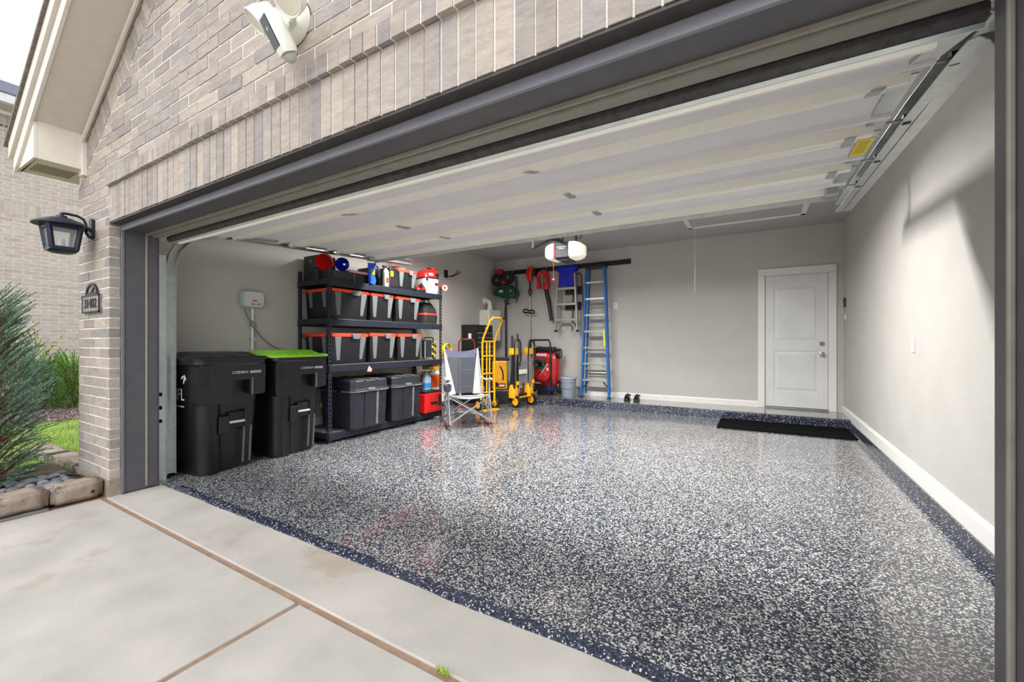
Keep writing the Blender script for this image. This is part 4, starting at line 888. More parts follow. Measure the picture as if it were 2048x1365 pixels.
# --- third tier: black tool bag ; second tier: folded black stool frame and yellow cord
t = thing('tool_bag', 'black fabric tool bag with red stripe on the third tier', 'bag', (-4.55, 4.93, LV[2] + .001), R(90))
MB().loft([rr(0, 0, .30, .40, .05, 0), rr(0, 0, .31, .42, .05, .12), rr(0, 0, .27, .38, .05, .24), rr(0, .0, .20, .26, .05, .33)]).build('body', mat('black_canvas', (26, 26, 29), .8, var=.2, bump=.3, bscale=60), t, smooth=True)
MB().loft([rr(0, 0, .315, .425, .05, .135), rr(0, 0, .310, .42, .05, .160)]).build('red_stripe', ORANGE, t, smooth=True); MB().tube([(-.06, -.1, .32), (-.05, -.1, .38), (.05, -.1, .38), (.06, -.1, .32)], .01, 6).build('handle', BLACK, t)
t = thing('folded_stool', 'folded black framed stool standing at the right end of the second tier', 'stool', (-4.47, 4.84, LV[1] + .001), R(90))
fr_ = [(-.08, -.12, 0), (-.08, -.12, .30), (-.07, -.12, .325), (-.05, -.12, .335), (.10, -.12, .335), (.125, -.12, .32), (.13, -.12, .30), (.13, -.12, 0)]
MB().tube(fr_, .010, 8).build('frame', BLKMET, t, smooth=True); B(-.065, .115, -.11, -.06, .03, .30).build('folded_seat', mat('black_canvas', (26, 26, 29)), t, bevel=.01)
MB().bar((-.05, -.115, .02), (-.045, -.115, .28), .012, .006, up=(0, 1, 0)).build('hinge_bar', GALVL, t)
t = thing('extension_cord', 'black and yellow twisted cord hanging at the right shelf post', 'cord', (-4.345, 4.985, LV[1]))
for k, m in enumerate((YELLL, BLACK)):
    pts = [(.018 * math.cos(i * .75 + k * 3.14), .035 * math.sin(i * .75 + k * 3.14), .27 - i * .0125) for i in range(26)]
    MB().tube(pts, .010, 6).build('strand', m, t, smooth=True)
# --- top tier
ZT = LV[3] + .001
def org(label, z, gr):
    t = thing('parts_organizer', label, 'organizer', (-4.715, 3.275, z), 0, 'stacked black organizers')
    B(-.135, .135, -.13, .13, 0, .155).build('case', mat('grey_black_plastic', (58, 60, 62), .45, var=.12), t, bevel=.012)
    B(-.11, .11, -.133, -.13, .02, .135).build('front_panel', mat('dark_panel', (42, 44, 46), .4), t); MB().lathe([(.022, -.131), (.018, -.142), (.001, -.142)], (.03, 0, .085), 'y', 14).build('latch_knob', GREYP if gr else BLACK, t)
org('black parts organizer on the top tier, lower of the stacked pair', ZT, False); org('black parts organizer on the top tier, upper of the stacked pair', ZT + .157, True)
t = thing('shallow_tray', 'low black plastic tray on the top tier behind the left post', 'tray', (-4.46, 3.50, ZT), R(90))
MB().loft([rr(0, 0, .62, .22, .03, 0), rr(0, 0, .66, .25, .03, .10), rr(0, 0, .67, .26, .03, .10), rr(0, 0, .67, .26, .03, .112), rr(0, 0, .64, .23, .03, .112), rr(0, 0, .62, .22, .03, .02)]).build('body', mat('green_black_plastic', (34, 44, 44), .42), t, smooth=True)
B(-.02, -.005, -.127, -.118, .01, .10).build('grey_rib', GREYP, t)
def funnel(label, loc, m, tilt, r, L_, rz):
    T = TF((0, 0, 0), tilt, 0, rz); t = thing('funnel', label, 'funnel', loc)
    MB().lathe([(r * .93, .0), (r, .005), (r, .02), (r * .94, .025), (r * .82, L_ * .5), (r * .30, L_ * .85), (r * .22, L_), (r * .16, L_), (r * .24, L_ * .84), (r * .74, L_ * .5), (r * .93, .0)], (0, 0, 0), 'z', 26, T).build('cone', m, t, smooth=True)
    MB().tube([T @ Vector((0, r * .98, .012)), T @ Vector((.012, r * 1.18, .012)), T @ Vector((-.012, r * 1.24, .012)), T @ Vector((-.01, r * .98, .012))], .008, 6).build('hang_tab', m, t)
    return t
p_ = P(648, 533, X=-4.46); funnel('wide red funnel lying on the black tray of the top tier', (p_.x, p_.y + .0, p_.z + .045), REDP, R(-62), .105, .15, R(35))
p_ = P(684, 529, X=-4.36); funnel('blue funnel facing outward on the black tray of the top tier', (p_.x, p_.y, p_.z), BLUEP, R(-80), .082, .14, R(42))
p_ = P(718, 546, X=-4.36)
t = thing('foam_board', 'pink foam board lying on the black tray of the top tier', 'board', (p_.x - .02, p_.y, ZT + .114)); B(-.07, .07, -.17, .15, 0, .028).build('slab', PINK, t, bevel=.006)
t = thing('snack_bag', 'shiny blue printed bag standing upright on the top tier', 'bag', (-4.292, 3.72, ZT), R(100))
mb = MB(); rings = []
for z_, w_, d_ in ((0, .11, .05), (.05, .12, .06), (.13, .105, .05), (.20, .13, .035), (.255, .15, .012), (.275, .16, .004)):
    rings.append([Vector((p.x + .012 * math.sin(z_ * 30), p.y + .008 * math.sin(p.x * 50), z_ + .012 * math.sin(p.x * 28) * (z_ > .2))) for p in rr(0, 0, w_, d_, min(d_ * .45, .02), z_, 3)])
mb.loft(rings).build('bag_body', BAGBL, t, smooth=True); B(-.045, .02, -.034, -.026, .12, .19).build('yellow_print', mat('olive_yellow_print', (178, 164, 40), .4), t)
t = thing('tool_case', 'black hard tool case on the top tier behind the blue bag', 'tool case', (-4.60, 3.95, ZT), R(90)); B(-.095, .095, -.14, .14, 0, .26).build('body', BLACK, t, bevel=.02); B(-.097, .097, -.142, .142, .15, .165).build('seam', mat('dark_panel', (42, 44, 46)), t); MB().tube([(-.06, -.1, .26), (-.05, -.1, .29), (.05, -.1, .29), (.06, -.1, .26)], .011, 6).build('handle', BLACK, t, smooth=True)
t = thing('sprayer_bottle', 'grey spray bottle with black pump on the top tier', 'bottle', (-4.33, 3.99, ZT)); MB().lathe([(.04, 0), (.043, .01), (.043, .19), (.036, .22), (.018, .24), (.018, .25)], (0, 0, 0), 'z', 16).build('bottle', mat('pale_grey_jug', (196, 192, 184), .4), t, smooth=True)
MB().box(-.014, .014, -.05, .02, .25, .285).build('pump_head', BLACK, t, bevel=.006); MB().box(.040, .046, -.02, .02, .05, .12).build('orange_label', ORANGE, t)
t = thing('power_tool_case', 'black tool case with small yellow tag on the top tier', 'tool case', (-4.44, 4.13, ZT), R(90)); B(-.085, .075, -.13, .12, 0, .27).build('body', BLACK, t, bevel=.015); B(-.07, -.02, -.133, -.13, .15, .225).build('yellow_tag', YELL, t)
for q in range(5): B(-.06, .06, -.132, -.13, .03 + q * .02, .04 + q * .02).build('vent_line', mat('dark_panel', (42, 44, 46)), t)
t = thing('hose_coil', 'grey coiled hose lying on the lid of the top tier tote', 'hose', (-4.62, yX(812, -4.45), 2.252))
MB().tube([((.115 + .004 * math.sin(i)) * math.cos(i * .42), (.115 + .004 * math.sin(i)) * math.sin(i * .42), .014 + i * .00115) for i in range(46)], .013, 7).build('coil', mat('grey_hose', (150, 152, 146), .5), t, smooth=True)
# wet vacuum
t = thing('wet_vacuum', 'red and white wet vacuum at the right end of the top tier', 'vacuum', (-4.46, 4.955, ZT), R(75))
MB().loft([rr(0, 0, .25, .25, .05, 0), rr(0, 0, .27, .27, .05, .06), rr(0, 0, .28, .28, .05, .235)]).build('drum', WHITEP, t, smooth=True)
MB().loft([rr(0, 0, .29, .29, .05, .232), rr(0, 0, .29, .29, .05, .25)]).build('drum_band', BLACK, t, smooth=True)
MB().loft([rr(0, 0, .285, .285, .06, .25), rr(0, 0, .28, .27, .06, .30), rr(.01, 0, .25, .22, .06, .355), rr(.03, 0, .18, .15, .05, .385)]).build('motor_head', REDP, t, smooth=True)
MB().box(.06, .14, -.05, .05, .36, .42).build('carry_handle', REDP, t, bevel=.015); MB().tube([(.0, 0, .41), (.06, 0, .405)], .01, 8).build('switch_lever', BLACK, t); MB().tube([(.13, 0, .40), (.18, 0, .405)], .012, 8).build('hose_clip', BLACK, t)
MB().lathe([(.03, -.135), (.034, -.15), (.02, -.152), (.001, -.145)], (.09, 0, .29), 'y', 16).build('inlet_port', BLACK, t, smooth=True)
B(-.06, .02, -.1405, -.130, .275, .315).build('brand_print', SILVERL, t); B(.05, .11, -.1435, -.138, .13, .17).build('drum_label', DRED, t); B(-.11, -.075, -.146, -.135, .19, .235).build('drum_latch', BLACK, t, bevel=.004)
t = thing('palm_sander', 'small red and black power sander on the top tier front edge', 'power tool', (-4.335, 4.66, ZT), R(80))
MB().loft([rr(0, 0, .18, .09, .02, 0), rr(0, 0, .18, .09, .02, .03)]).build('base', BLACK, t, smooth=True); MB().loft([rr(.01, 0, .16, .08, .02, .03), rr(.02, 0, .11, .075, .03, .085), rr(.0, 0, .07, .05, .02, .105)]).build('body', REDP, t, smooth=True); MB().lathe([(.034, -.045), (.034, -.055), (.001, -.056)], (-.015, 0, .085), 'y', 16).build('dial', BLACK, t)
p_ = P(893, 575, X=XS); t = thing('tape_roll', 'red-orange tape roll hanging on the top of the right shelf post', 'tape', (XS + .02, Y1 + .045, 2.07), R(60))
MB().lathe([(.042, -.02), (.055, -.02), (.055, .02), (.042, .02), (.042, -.02)], (0, 0, 0), 'y', 20).build('roll', ORANGE, t, smooth=True); MB().lathe([(.026, -.022), (.0415, -.022), (.0415, .022), (.026, .022), (.026, -.022)], (0, 0, 0), 'y', 20).build('core', WHITEP, t, smooth=True)
p_ = P(735, 737, X=XS + .02); t = thing('paper_tag', 'small pink paper tag hanging from the second tier beam', 'tag', (XS + .016, yX(736, XS), .915), R(90)); MB().prism([(-.03, -.07), (.035, -.08), (.05, -.045), (.0, .0), (-.015, -.03)], -.004, 0).build('paper', PINK, t)

# ================================================================== BACK WALL RAIL AND HANGING TOOLS
ra_, rb_ = P(987, 549, Y=YB), P(1262, 524, Y=YB); zrail = 2.685
tr = thing('tool_rail', 'long black storage rail screwed to the back wall', 'rail', ((-4.86 + rb_.x) / 2, YB, zrail)); hw = (rb_.x + 4.86) / 2
MB().box(-hw, hw, -.012, 0, -.045, .045).build('rail_plate', BLKMET, tr); MB().box(-hw, hw, -.022, -.012, .025, .045).build('rail_lip', BLKMET, tr); MB().box(-hw, hw, -.022, -.012, -.045, -.025).build('rail_lip', BLKMET, tr)
def hook(x, nm_, w=.0):
    t = thing('rail_hook', 'metal rail hook holding the ' + nm_, 'hook', (x, YB - .023, zrail), 0, 'hooks on the tool rail'); MB().tube([(0, 0, .04), (0, -.03, .03), (0, -.04, -.05), (0, -.10, -.07), (0, -.14, -.045)], .007, 6).build('hook_wire', GALV, t, smooth=True); return t
# tiller
p_ = P(1012, 575, Y=YB - .2); tx = p_.x
hook(tx + .08, 'green shielded tiller')
t = thing('tiller', 'red and black tiller with dark green tine shield hanging by the corner', 'tiller', (tx, YB - .20, 2.36))
MB().loft([[Vector((x, y, z)) for x, z in ((-.27, -.15), (-.23, -.06), (-.10, .03), (.14, .03), (.25, -.06), (.27, -.17), (.20, -.24), (-.02, -.24))] for y in (-.12, .12)]).build('tine_shield', GREENP, t, bevel=.02)
B(-.10, -.0, -.123, -.12, -.12, -.07).build('shield_print', SILVERL, t); MB().lathe([(.02, -.121), (.018, -.125), (.001, -.125)], (.18, 0, -.10), 'y', 12).build('shield_badge', SILVERL, t)
for x, z in ((-.17, .15), (.10, .19)): 
    MB().lathe([(.125, -.035), (.135, -.02), (.135, .02), (.125, .035)], (x, -.06, z), 'y', 22).build('wheel', BLACK, t, smooth=True); MB().lathe([(.035, -.04), (.03, -.05), (.001, -.05)], (x, -.06, z), 'y', 14).build('wheel_hub', GREYP, t)
MB().box(-.24, -.08, -.07, .08, .24, .38).build('engine_cover', MOWR, t, bevel=.03); MB().box(-.09, .03, -.09, .06, .05, .20).build('engine_block', MOWR, t, bevel=.025); MB().tube([(-.20, -.05, -.02), (-.19, -.06, .10), (-.17, -.06, .25)], .016, 8).build('frame_tube', MOWR, t, smooth=True)
MB().tube([(.18, -.03, .18), (.26, -.03, .19), (.28, -.03, .12), (.28, -.03, -.30), (.26, -.03, -.34)], .014, 8).build('handle_bar', BLACK, t, smooth=True); MB().tube([(.22, -.03, .15), (.27, -.03, -.02)], .010, 8).build('handle_brace', BLACK, t); MB().tube([(.04, 0, -.24), (.06, 0, -.32), (.02, 0, -.36), (.09, 0, -.35)], .013, 7).build('drag_stake', BLACK, t, smooth=True)
# string trimmer
x_ = P(1060, 600, Y=YB - .1).x; hook(x_, 'string trimmer')
t = thing('string_trimmer', 'red string trimmer hanging upside down by its motor on the rail', 'trimmer', (x_, YB - .10, 1.05))
MB().cyl((0, 0, .0), (0, 0, 1.22), .011).build('shaft', ALU, t, smooth=True); MB().cyl((0, 0, 1.10), (.0, 0, 1.42), .017).build('grip_sleeve', BLACK, t, smooth=True); MB().lathe([(.02, 1.14), (.04, 1.18), (.035, 1.24), (.02, 1.26)], (0, 0, 0), 'z', 14).build('trigger_housing', DRED, t, smooth=True)
MB().loft([rr(0, 0, .06, .06, .02, 1.38), rr(0, 0, .12, .11, .03, 1.50), rr(.0, 0, .15, .13, .04, 1.58), rr(.02, 0, .18, .14, .04, 1.63), rr(.02, 0, .12, .1, .03, 1.69)]).build('motor_housing', REDP, t, smooth=True); MB().box(.06, .14, -.06, .06, 1.50, 1.66).build('battery', BLACK, t, bevel=.02)
MB().tube([(.0, -.02, .80), (-.05, -.05, .83), (-.11, -.05, .83), (-.13, -.05, .80), (-.11, -.05, .77), (-.05, -.05, .77), (.05, -.05, .755), (.11, -.05, .745), (.13, -.05, .77), (.11, -.05, .80), (.05, -.05, .81)], .017, 8, closed=True).build('loop_handle', BLACK, t, smooth=True)
# leaf blower
p_ = P(1085, 562, Y=YB - .12); hook(p_.x + .05, 'leaf blower')
t = thing('leaf_blower', 'red leaf blower with long black tube hanging on the rail', 'leaf blower', (p_.x, YB - .12, 2.42))
MB().tube([(.12 * math.cos(R(a)) * .85, 0, .06 + .15 * math.sin(R(a))) for a in range(-60, 241, 20)], [.045 if i < 8 else .034 for i in range(16)], 10).build('body', REDP, t, smooth=True)
MB().loft([rr(.08, 0, .10, .10, .03, -.16), rr(.09, 0, .13, .12, .04, -.06), rr(.08, 0, .11, .11, .04, .06), rr(.06, 0, .08, .08, .03, .14)]).build('fan_housing', REDP, t, smooth=True); B(.05, .10, -.075, -.05, -.03, .07).build('intake_grille', GREYP, t, bevel=.008)
MB().box(-.12, -.04, -.05, .05, -.14, -.06).build('battery', REDP, t, bevel=.02); MB().tube([(.08, 0, -.14), (.10, 0, -.25), (.14, 0, -.42), (.17, 0, -.60), (.20, 0, -.78)], [.042, .042, .040, .036, .034], 12).build('blower_tube', BLACK, t, smooth=True)
# aluminium step ladder with blue top, and the brown one behind it
def rails(t, xb, xt, zb, zt_, y, w, d, m, nm='side_rail'):
    for s in (-1, 1): MB().bar((s * xb, y, zb), (s * xt, y, zt_), w, d, up=(0, 1, 0)).build(nm, m, t)
x_ = (P(1118, 600, Y=YB - .1).x + P(1158, 600, Y=YB - .1).x) / 2
hook(x_ + .02, 'aluminium step ladder')
t = thing('step_ladder', 'short aluminium step ladder with blue top hanging on the rail', 'ladder', (x_, YB - .17, 1.42))
rails(t, .225, .165, 0.02, 1.10, -.04, .028, .05, ALU); rails(t, .20, .155, -.01, 1.08, .05, .022, .03, ALU, 'rear_leg')
for z in (.20, .50, .80): B(-.20, .20, -.075, .0, z, z + .045).build('step', ALU, t, bevel=.004)
MB().loft([rr(0, 0, .40, .16, .03, 1.16), rr(0, 0, .41, .17, .03, 1.22), rr(0, 0, .38, .14, .03, 1.25)]).build('top_cap', BLUEP, t, smooth=True); B(-.15, .15, -.075, -.066, .86, 1.16).build('blue_tool_tray', BLUEP, t, bevel=.006)
for s in (-1, 1): MB().bar((s * .20, -.05, .03), (s * .07, -.05, .20), .02, .014, up=(0, 1, 0)).build('step_brace', ALU, t); MB().box(s * .225 - .02, s * .225 + .02, -.07, -.01, -.012, .03).build('foot', BLACK, t)
t2 = thing('folding_step_stool', 'brown framed folding step stool hanging behind the aluminium ladder', 'step stool', (x_ + .20, YB - .035, 1.42))
MB().tube([(-.16, 0, .02), (-.13, 0, 1.0), (-.10, 0, 1.10), (0, 0, 1.13), (.03, 0, 1.08), (.10, 0, .02)], .012, 8).build('frame', mat('bronze_tube', (96, 78, 66), .4, .4), t2, smooth=True)
for z in (.42, .72): B(-.30, .03, -.02, .01, z, z + .15).build('tread', mat('black_speckled_tread', (34, 30, 30), .7, stain=(170, 166, 160), stain_t=.60, stain_s=40), t2, bevel=.006)
# tall blue fibreglass ladder standing on the step
xl, xr_ = P(1164, 790, Y=YB - .22).x, P(1221, 794, Y=YB - .22).x; x_ = (xl + xr_) / 2; hb = (xr_ - xl) / 2 - .01
t = thing('tall_ladder', 'tall blue fibreglass step ladder standing folded against the back wall', 'ladder', (x_, YB - .20, .192))
rails(t, hb, .17, 0, 2.40, -.06, .03, .085, LADB); rails(t, hb - .03, .155, .06, 2.38, .075, .026, .05, LADB, 'rear_rail')
for k in range(7):
    z = .30 + k * .30; f = z / 2.4; hwid = hb + (.17 - hb) * f; B(-hwid, hwid, -.10, -.02, z, z + .035).build('step', ALU, t, bevel=.003)
    if k in (0, 1, 2):
        for s in (-1, 1): MB().bar((s * (hwid - .005), -.03, z - .13), (s * (hwid - .12), -.03, z), .018, .008, up=(0, 1, 0)).build('step_brace', BLACK if k == 0 else ALU, t)
for k in range(5):
    z = .45 + k * .42; f = z / 2.4; hwid = hb - .03 + (.155 - hb + .03) * f; MB().cyl((-hwid, .075, z), (hwid, .075, z), .010, n=8).build('rear_rung', ALU, t)
MB().loft([rr(0, -.01, .37, .20, .03, 2.38), rr(0, -.01, .38, .21, .03, 2.41), rr(0, -.01, .36, .19, .03, 2.44)]).build('top_cap', BLACK, t, smooth=True)
for s in (-1, 1): MB().box(s * hb - .025, s * hb + .025, -.11, -.01, -.001, .02).build('foot', BLACK, t)
MB().bar((hb * .72, -.107, .95), (hb * .66, -.107, 1.25), .03, .002, up=(0, 1, 0)).build('side_label', YELLL, t)

# ================================================================== BACK CORNER: CABINET, TRUCKS, SAW, MOWER
t = thing('tool_chest', 'black drawer tool chest with silver drawer pulls in the back left corner', 'tool chest', (-4.72, 6.68, .058), R(90))
B(-.30, .30, -.17, .17, .0, .86).build('base_cabinet', BLACK, t, bevel=.008); B(-.295, .295, -.165, .165, .87, 1.485).build('top_chest', BLACK, t, bevel=.008)
for k in range(4): dw = B(-.27, .27, -.186, -.17, .10 + k * .19, .27 + k * .19).build('drawer', mat('black_drawer_front', (30, 30, 34), .35), t, bevel=.004); B(-.25, .25, -.196, -.186, .245 + k * .19, .257 + k * .19).build('pull', GALVL, dw)
for k in range(5): dw = B(-.27, .27, -.181, -.165, .90 + k * .09, .98 + k * .09).build('drawer', mat('black_drawer_front', (30, 30, 34)), t, bevel=.003); B(-.25, .25, -.190, -.181, .965 + k * .09, .974 + k * .09).build('pull', GALVL, dw)
B(.02, .10, -.1665, -.165, 1.42, 1.44).build('brand_plate', SILVERL, t); B(-.2955, -.295, -.07, .0, 1.22, 1.32).build('paper_label', WHITEP, t)
p_ = P(920, 690, Y=6.0)
t = thing('hand_cart', 'dark red tubular hand cart standing behind the camping chair', 'hand truck', (p_.x + .06, 6.12, .056), R(35))
MB().tube([(-.15, 0, .12), (-.15, .02, .9), (-.14, .03, 1.16), (-.11, .03, 1.21), (.10, .03, 1.21), (.14, .03, 1.16), (.16, .02, .9), (.16, 0, .12)], .014, 10).build('frame', DRED, t, smooth=True)
for z in (.35, .65, .88): MB().cyl((-.15, .01, z), (.155, .01, z), .010, n=8).build('cross_bar', DRED, t)
B(-.19, .19, -.22, .02, .0, .012).build('nose_plate', DRED, t)
for s in (-1, 1): MB().lathe([(.115, -.025), (.12, -.015), (.12, .015), (.115, .025)], (s * .20, .10, .12), 'x', 20).build('wheel', BLACK, t, smooth=True)
MB().cyl((-.2, .10, .12), (.2, .10, .12), .009, n=8).build('axle', GALV, t)
p_ = P(890, 701, X=-4.84); t = thing('yellow_hose_coil', 'yellow coiled air hose hanging on the left wall behind the shelf', 'hose', (-4.85, p_.y, p_.z))
MB().tube([(.012 + .0018 * i, .12 * math.sin(i * .45), .12 * math.cos(i * .45)) for i in range(44)], .010, 6).build('coil', YELLL, t, smooth=True); MB().cyl((-.048, 0, .11), (.11, 0, .115), .008, n=8).build('peg', BLKMET, t)
def disc_wheel(t, c, r, w, hubm, ax='x'):
    wl = MB().lathe([(r * .62, -w / 2), (r * .94, -w / 2), (r, -w * .3), (r, w * .3), (r * .94, w / 2), (r * .62, w / 2)], c, ax, 24).build('wheel', RUBBER if False else BLACK, t, smooth=True)
    MB().lathe([(r * .64, -w * .54), (r * .3, -w * .64), (r * .12, -w * .5), (r * .12, w * .5), (r * .3, w * .64), (r * .64, w * .54)], c, ax, 24).build('hub', hubm, wl, smooth=True)
t = thing('hand_truck', 'tall yellow hand truck with looped handle standing right of the camping chair', 'hand truck', (-3.985, 5.97, .055), R(74))
W_ = .135
MB().tube([(-W_, 0, .10), (-W_, 0, 1.15), (-W_, -.03, 1.24), (-W_ * .95, -.20, 1.52), (-W_ * .7, -.23, 1.565), (W_ * .7, -.23, 1.565), (W_ * .95, -.20, 1.52), (W_, -.03, 1.24), (W_, 0, 1.15), (W_, 0, .10)], .018, 10).build('frame', YELL, t, smooth=True)
for z in (.30, .62, .92, 1.17): MB().cyl((-W_, 0, z), (W_, 0, z), .014, n=8).build('cross_bar', YELL, t)
for x in (-.03, .035): MB().cyl((x, .012, .12), (x, .012, 1.17), .013, n=8).build('centre_bar', YELL, t)
MB().cyl((W_ * .75, -.23, 1.565), (W_ * .75 + .10, -.225, 1.565), .02, n=10).build('side_grip', BLACK, t)
MB().loft([[Vector((-.16, -.13, 0)), Vector((.16, -.13, 0)), Vector((.20, 0, 0)), Vector((-.20, 0, 0))], [Vector((-.16, -.13, .008)), Vector((.16, -.13, .008)), Vector((.20, 0, .012)), Vector((-.20, 0, .012))]]).build('nose_plate', YELL, t)
for s in (-1, 1): disc_wheel(t, (s * .185, .03, .095), .095, .05, YELL)
MB().cyl((-.17, .03, .095), (.17, .03, .095), .01, n=8).build('axle', GALV, t)
for s in (-1, 1): MB().bar((s * W_, .0, .30), (s * .17, .03, .10), .02, .03).build('wheel_strut', YELL, t)
# folded rolling stand
t = thing('rolling_stand', 'yellow and black folded rolling tool stand standing upright by the mower', 'tool stand', (-3.68, 6.58, .061), R(80))
for s in (-1, 1):
    x = s * .22
    disc_wheel(t, (x, -.06, .105), .105, .05, YELL)
    MB().loft([rr(x, 0, .15, .13, .04, .17), rr(x, 0, .16, .14, .04, .24), rr(x, 0, .13, .12, .03, .36), rr(x, 0, .09, .09, .03, .40)]).build('bottom_bracket', YELL, t, smooth=True)
    MB().loft([rr(x, 0, .15, .12, .03, .93), rr(x, 0, .17, .14, .04, .97), rr(x, 0, .15, .12, .04, 1.045)]).build('top_bracket', YELL, t, smooth=True)
    MB().cyl((x, 0, .38), (x, 0, .95), .022, n=12).build('main_tube', BLACK, t, smooth=True)
    for dx in (-.045, .05): MB().bar((x + dx, -.055, .34), (x + dx, -.055, .93), .028, .028, up=(0, 1, 0)).build('folded_leg', ALU if s > 0 else BLKMET, t)
    MB().loft([rr(x + .03, -.07, .05, .05, .012, .40), rr(x + .03, -.07, .06, .05, .012, .46)]).build('release_lever', YELL, t)
MB().box(-.26, .26, -.02, .02, .19, .23).build('base_bar', BLKMET, t, bevel=.006); MB().box(-.20, .22, -.10, -.04, .17, .182).build('base_plate', YELL, t)
for s in (-1, 1):
    x = s * .20 + .02
    MB().tube([(x - .09, -.06, .92), (x - .09, -.07, 1.13), (x - .07, -.07, 1.19), (x + .04, -.07, 1.19), (x + .07, -.07, 1.15), (x + .08, -.08, .95), (x + .03, -.085, .72)], .013, 8).build('carry_handle', BLACK, t, smooth=True)
B(-.10, .14, .0, .05, .42, .80).build('folded_tray', mat('silver_grey_panel', (150, 150, 150), .4, .3), t); B(-.14, .10, -.06, -.0, .58, .66).build('clamp_block', WHITEP, t, bevel=.01)
p_ = P(1000, 750, Y=6.72)
t = thing('table_saw', 'yellow and black portable table saw stored upright between the trucks', 'power tool', (p_.x, 6.74, .060), R(30))
B(-.17, .17, -.14, .16, .0, .26).build('base', BLACK, t, bevel=.02); B(-.15, .13, -.16, .10, .27, .80).build('yellow_body', YELL, t, bevel=.02)
MB().tube([(.0, -.168, .70), (.04, -.168, .62), (.055, -.168, .53), (.05, -.168, .45)], .012, 8).build('blade_slot', BLACK, t); B(-.04, .10, -.166, -.160, .30, .385).build('red_label', DRED, t); B(-.02, .08, -.168, -.166, .325, .360).build('label_print', WHITEP, t); B(-.17, .17, -.02, .16, .80, .86).build('table_top', BLKMET, t, bevel=.006)
MB().lathe([(.05, -.165), (.045, -.185), (.001, -.185)], (-.08, 0, .36), 'y', 16).build('crank_knob', BLACK, t)
# poles in the corner
t = thing('corner_pole', 'tall black pole leaning in the back left corner', 'pole', (-4.57, 7.52, .192)); MB().cyl((0, 0, 0), (-.06, .08, 1.92), .021, n=10).build('pole_tube', BLACK, t, smooth=True); MB().cyl((-.06, .08, 1.55), (-.066, .088, 1.72), .027, n=10).build('pole_collar', BLKMET, t)
t = thing('corner_pole', 'short grey pole standing beside the tall black pole', 'pole', (-4.44, 7.50, .192)); MB().cyl((0, 0, 0), (-.01, .06, 1.16), .018, n=10).build('pole_tube', mat('slate_pole', (72, 76, 84), .45), t, smooth=True); MB().lathe([(.03, 0), (.03, .03), (.02, .04)], (0, 0, 0), 'z', 12).build('pole_foot', BLACK, t)
t = thing('garden_tool', 'dark handled garden tool leaning against the back wall behind the stand', 'garden tool', (-4.08, 7.40, .192)); MB().cyl((0, 0, .02), (-.26, .18, 1.20), .014, n=8).build('handle', BLKMET, t); MB().box(-.08, .08, -.02, .02, .0, .10).build('head', mat('rust_head', (150, 84, 50), .7), t, bevel=.01)
# lawn mower stored upright
p_ = P(1088, 740, Y=7.25); mx_ = p_.x
t = thing('lawn_mower', 'red lawn mower stored upright on the step with folded black handle', 'lawn mower', (mx_, 7.34, .192))
ring = lambda w_, h_, y_, c: [Vector((p.x, y_, p.y + c)) for p in rr(0, 0, w_, h_, .17, 0, 6)]
MB().loft([ring(.47, .66, .16, .50), ring(.52, .72, .10, .50), ring(.52, .72, -.02, .50), ring(.46, .64, -.07, .50), ring(.36, .46, -.10, .50)]).build('deck', MOWR, t, smooth=True)
MB().loft([ring(.34, .36, -.09, .44), ring(.34, .36, -.18, .44), ring(.26, .27, -.235, .44), ring(.12, .12, -.25, .44)]).build('engine_shroud', MOWR, t, smooth=True); MB().loft([ring(.19, .20, -.20, .60), ring(.17, .18, -.25, .60), ring(.08, .09, -.26, .60)]).build('engine_top', mat('black_green_engine', (34, 50, 46), .35), t, smooth=True)
B(-.11, -.02, -.258, -.235, .56, .60).build('engine_badge', mat('blue_badge', (60, 110, 170), .4), t); B(-.15, .12, -.08, .10, .0, .20).build('rear_bag_door', BLACK, t, bevel=.02); B(-.20, .20, -.085, .10, .82, .93).build('front_bumper', BLACK, t, bevel=.03)
B(-.16, .06, -.098, -.090, .75, .80).build('deck_print', SILVERL, t); B(-.19, -.07, -.095, -.085, .215, .245).build('deck_sticker', WHITEP, t); B(.08, .20, -.12, -.08, .10, .16).build('blue_clip', BLUEP, t, bevel=.01)
for x, z, r in ((.27, .80, .10), (-.27, .80, .10), (.28, .16, .125), (-.28, .16, .125)):
    wl = MB().lathe([(r * .6, -.03), (r * .95, -.03), (r, -.015), (r, .015), (r * .95, .03), (r * .6, .03)], (x, .02, z), 'x', 22).build('wheel', BLACK, t, smooth=True); MB().lathe([(r * .62, -.034), (r * .2, -.042), (r * .2, .042), (r * .62, .034)], (x, .02, z), 'x', 22).build('hub', mat('grey_green_hub', (110, 120, 112), .5), wl, smooth=True)
MB().tube([(.17, -.14, .08), (.17, -.16, .60), (.17, -.17, 1.0), (.14, -.17, 1.06), (-.22, -.17, 1.06), (-.26, -.17, 1.02), (-.24, -.16, .84)], .017, 10).build('handle', BLACK, t, smooth=True)
MB().tube([(-.26, -.13, .84), (-.31, -.13, 1.0), (-.30, -.13, 1.03), (-.22, -.13, 1.03), (-.16, -.13, .85)], .013, 8).build('bail_bar', BLACK, t, smooth=True); MB().tube([(.17, -.19, .85), (.02, -.2, .93), (-.14, -.19, .96), (-.2, -.18, 1.04)], .005, 6).build('control_cable', BLACK, t); MB().tube([(.15, -.26, .62), (.05, -.27, .45), (.0, -.26, .40)], .006, 6).build('starter_rope', SILVERL, t)
p_ = P(1133, 796, Z=.19); t = thing('bucket', 'grey plastic bucket with lid beside the mower on the step', 'bucket', (p_.x, 7.22, .192))
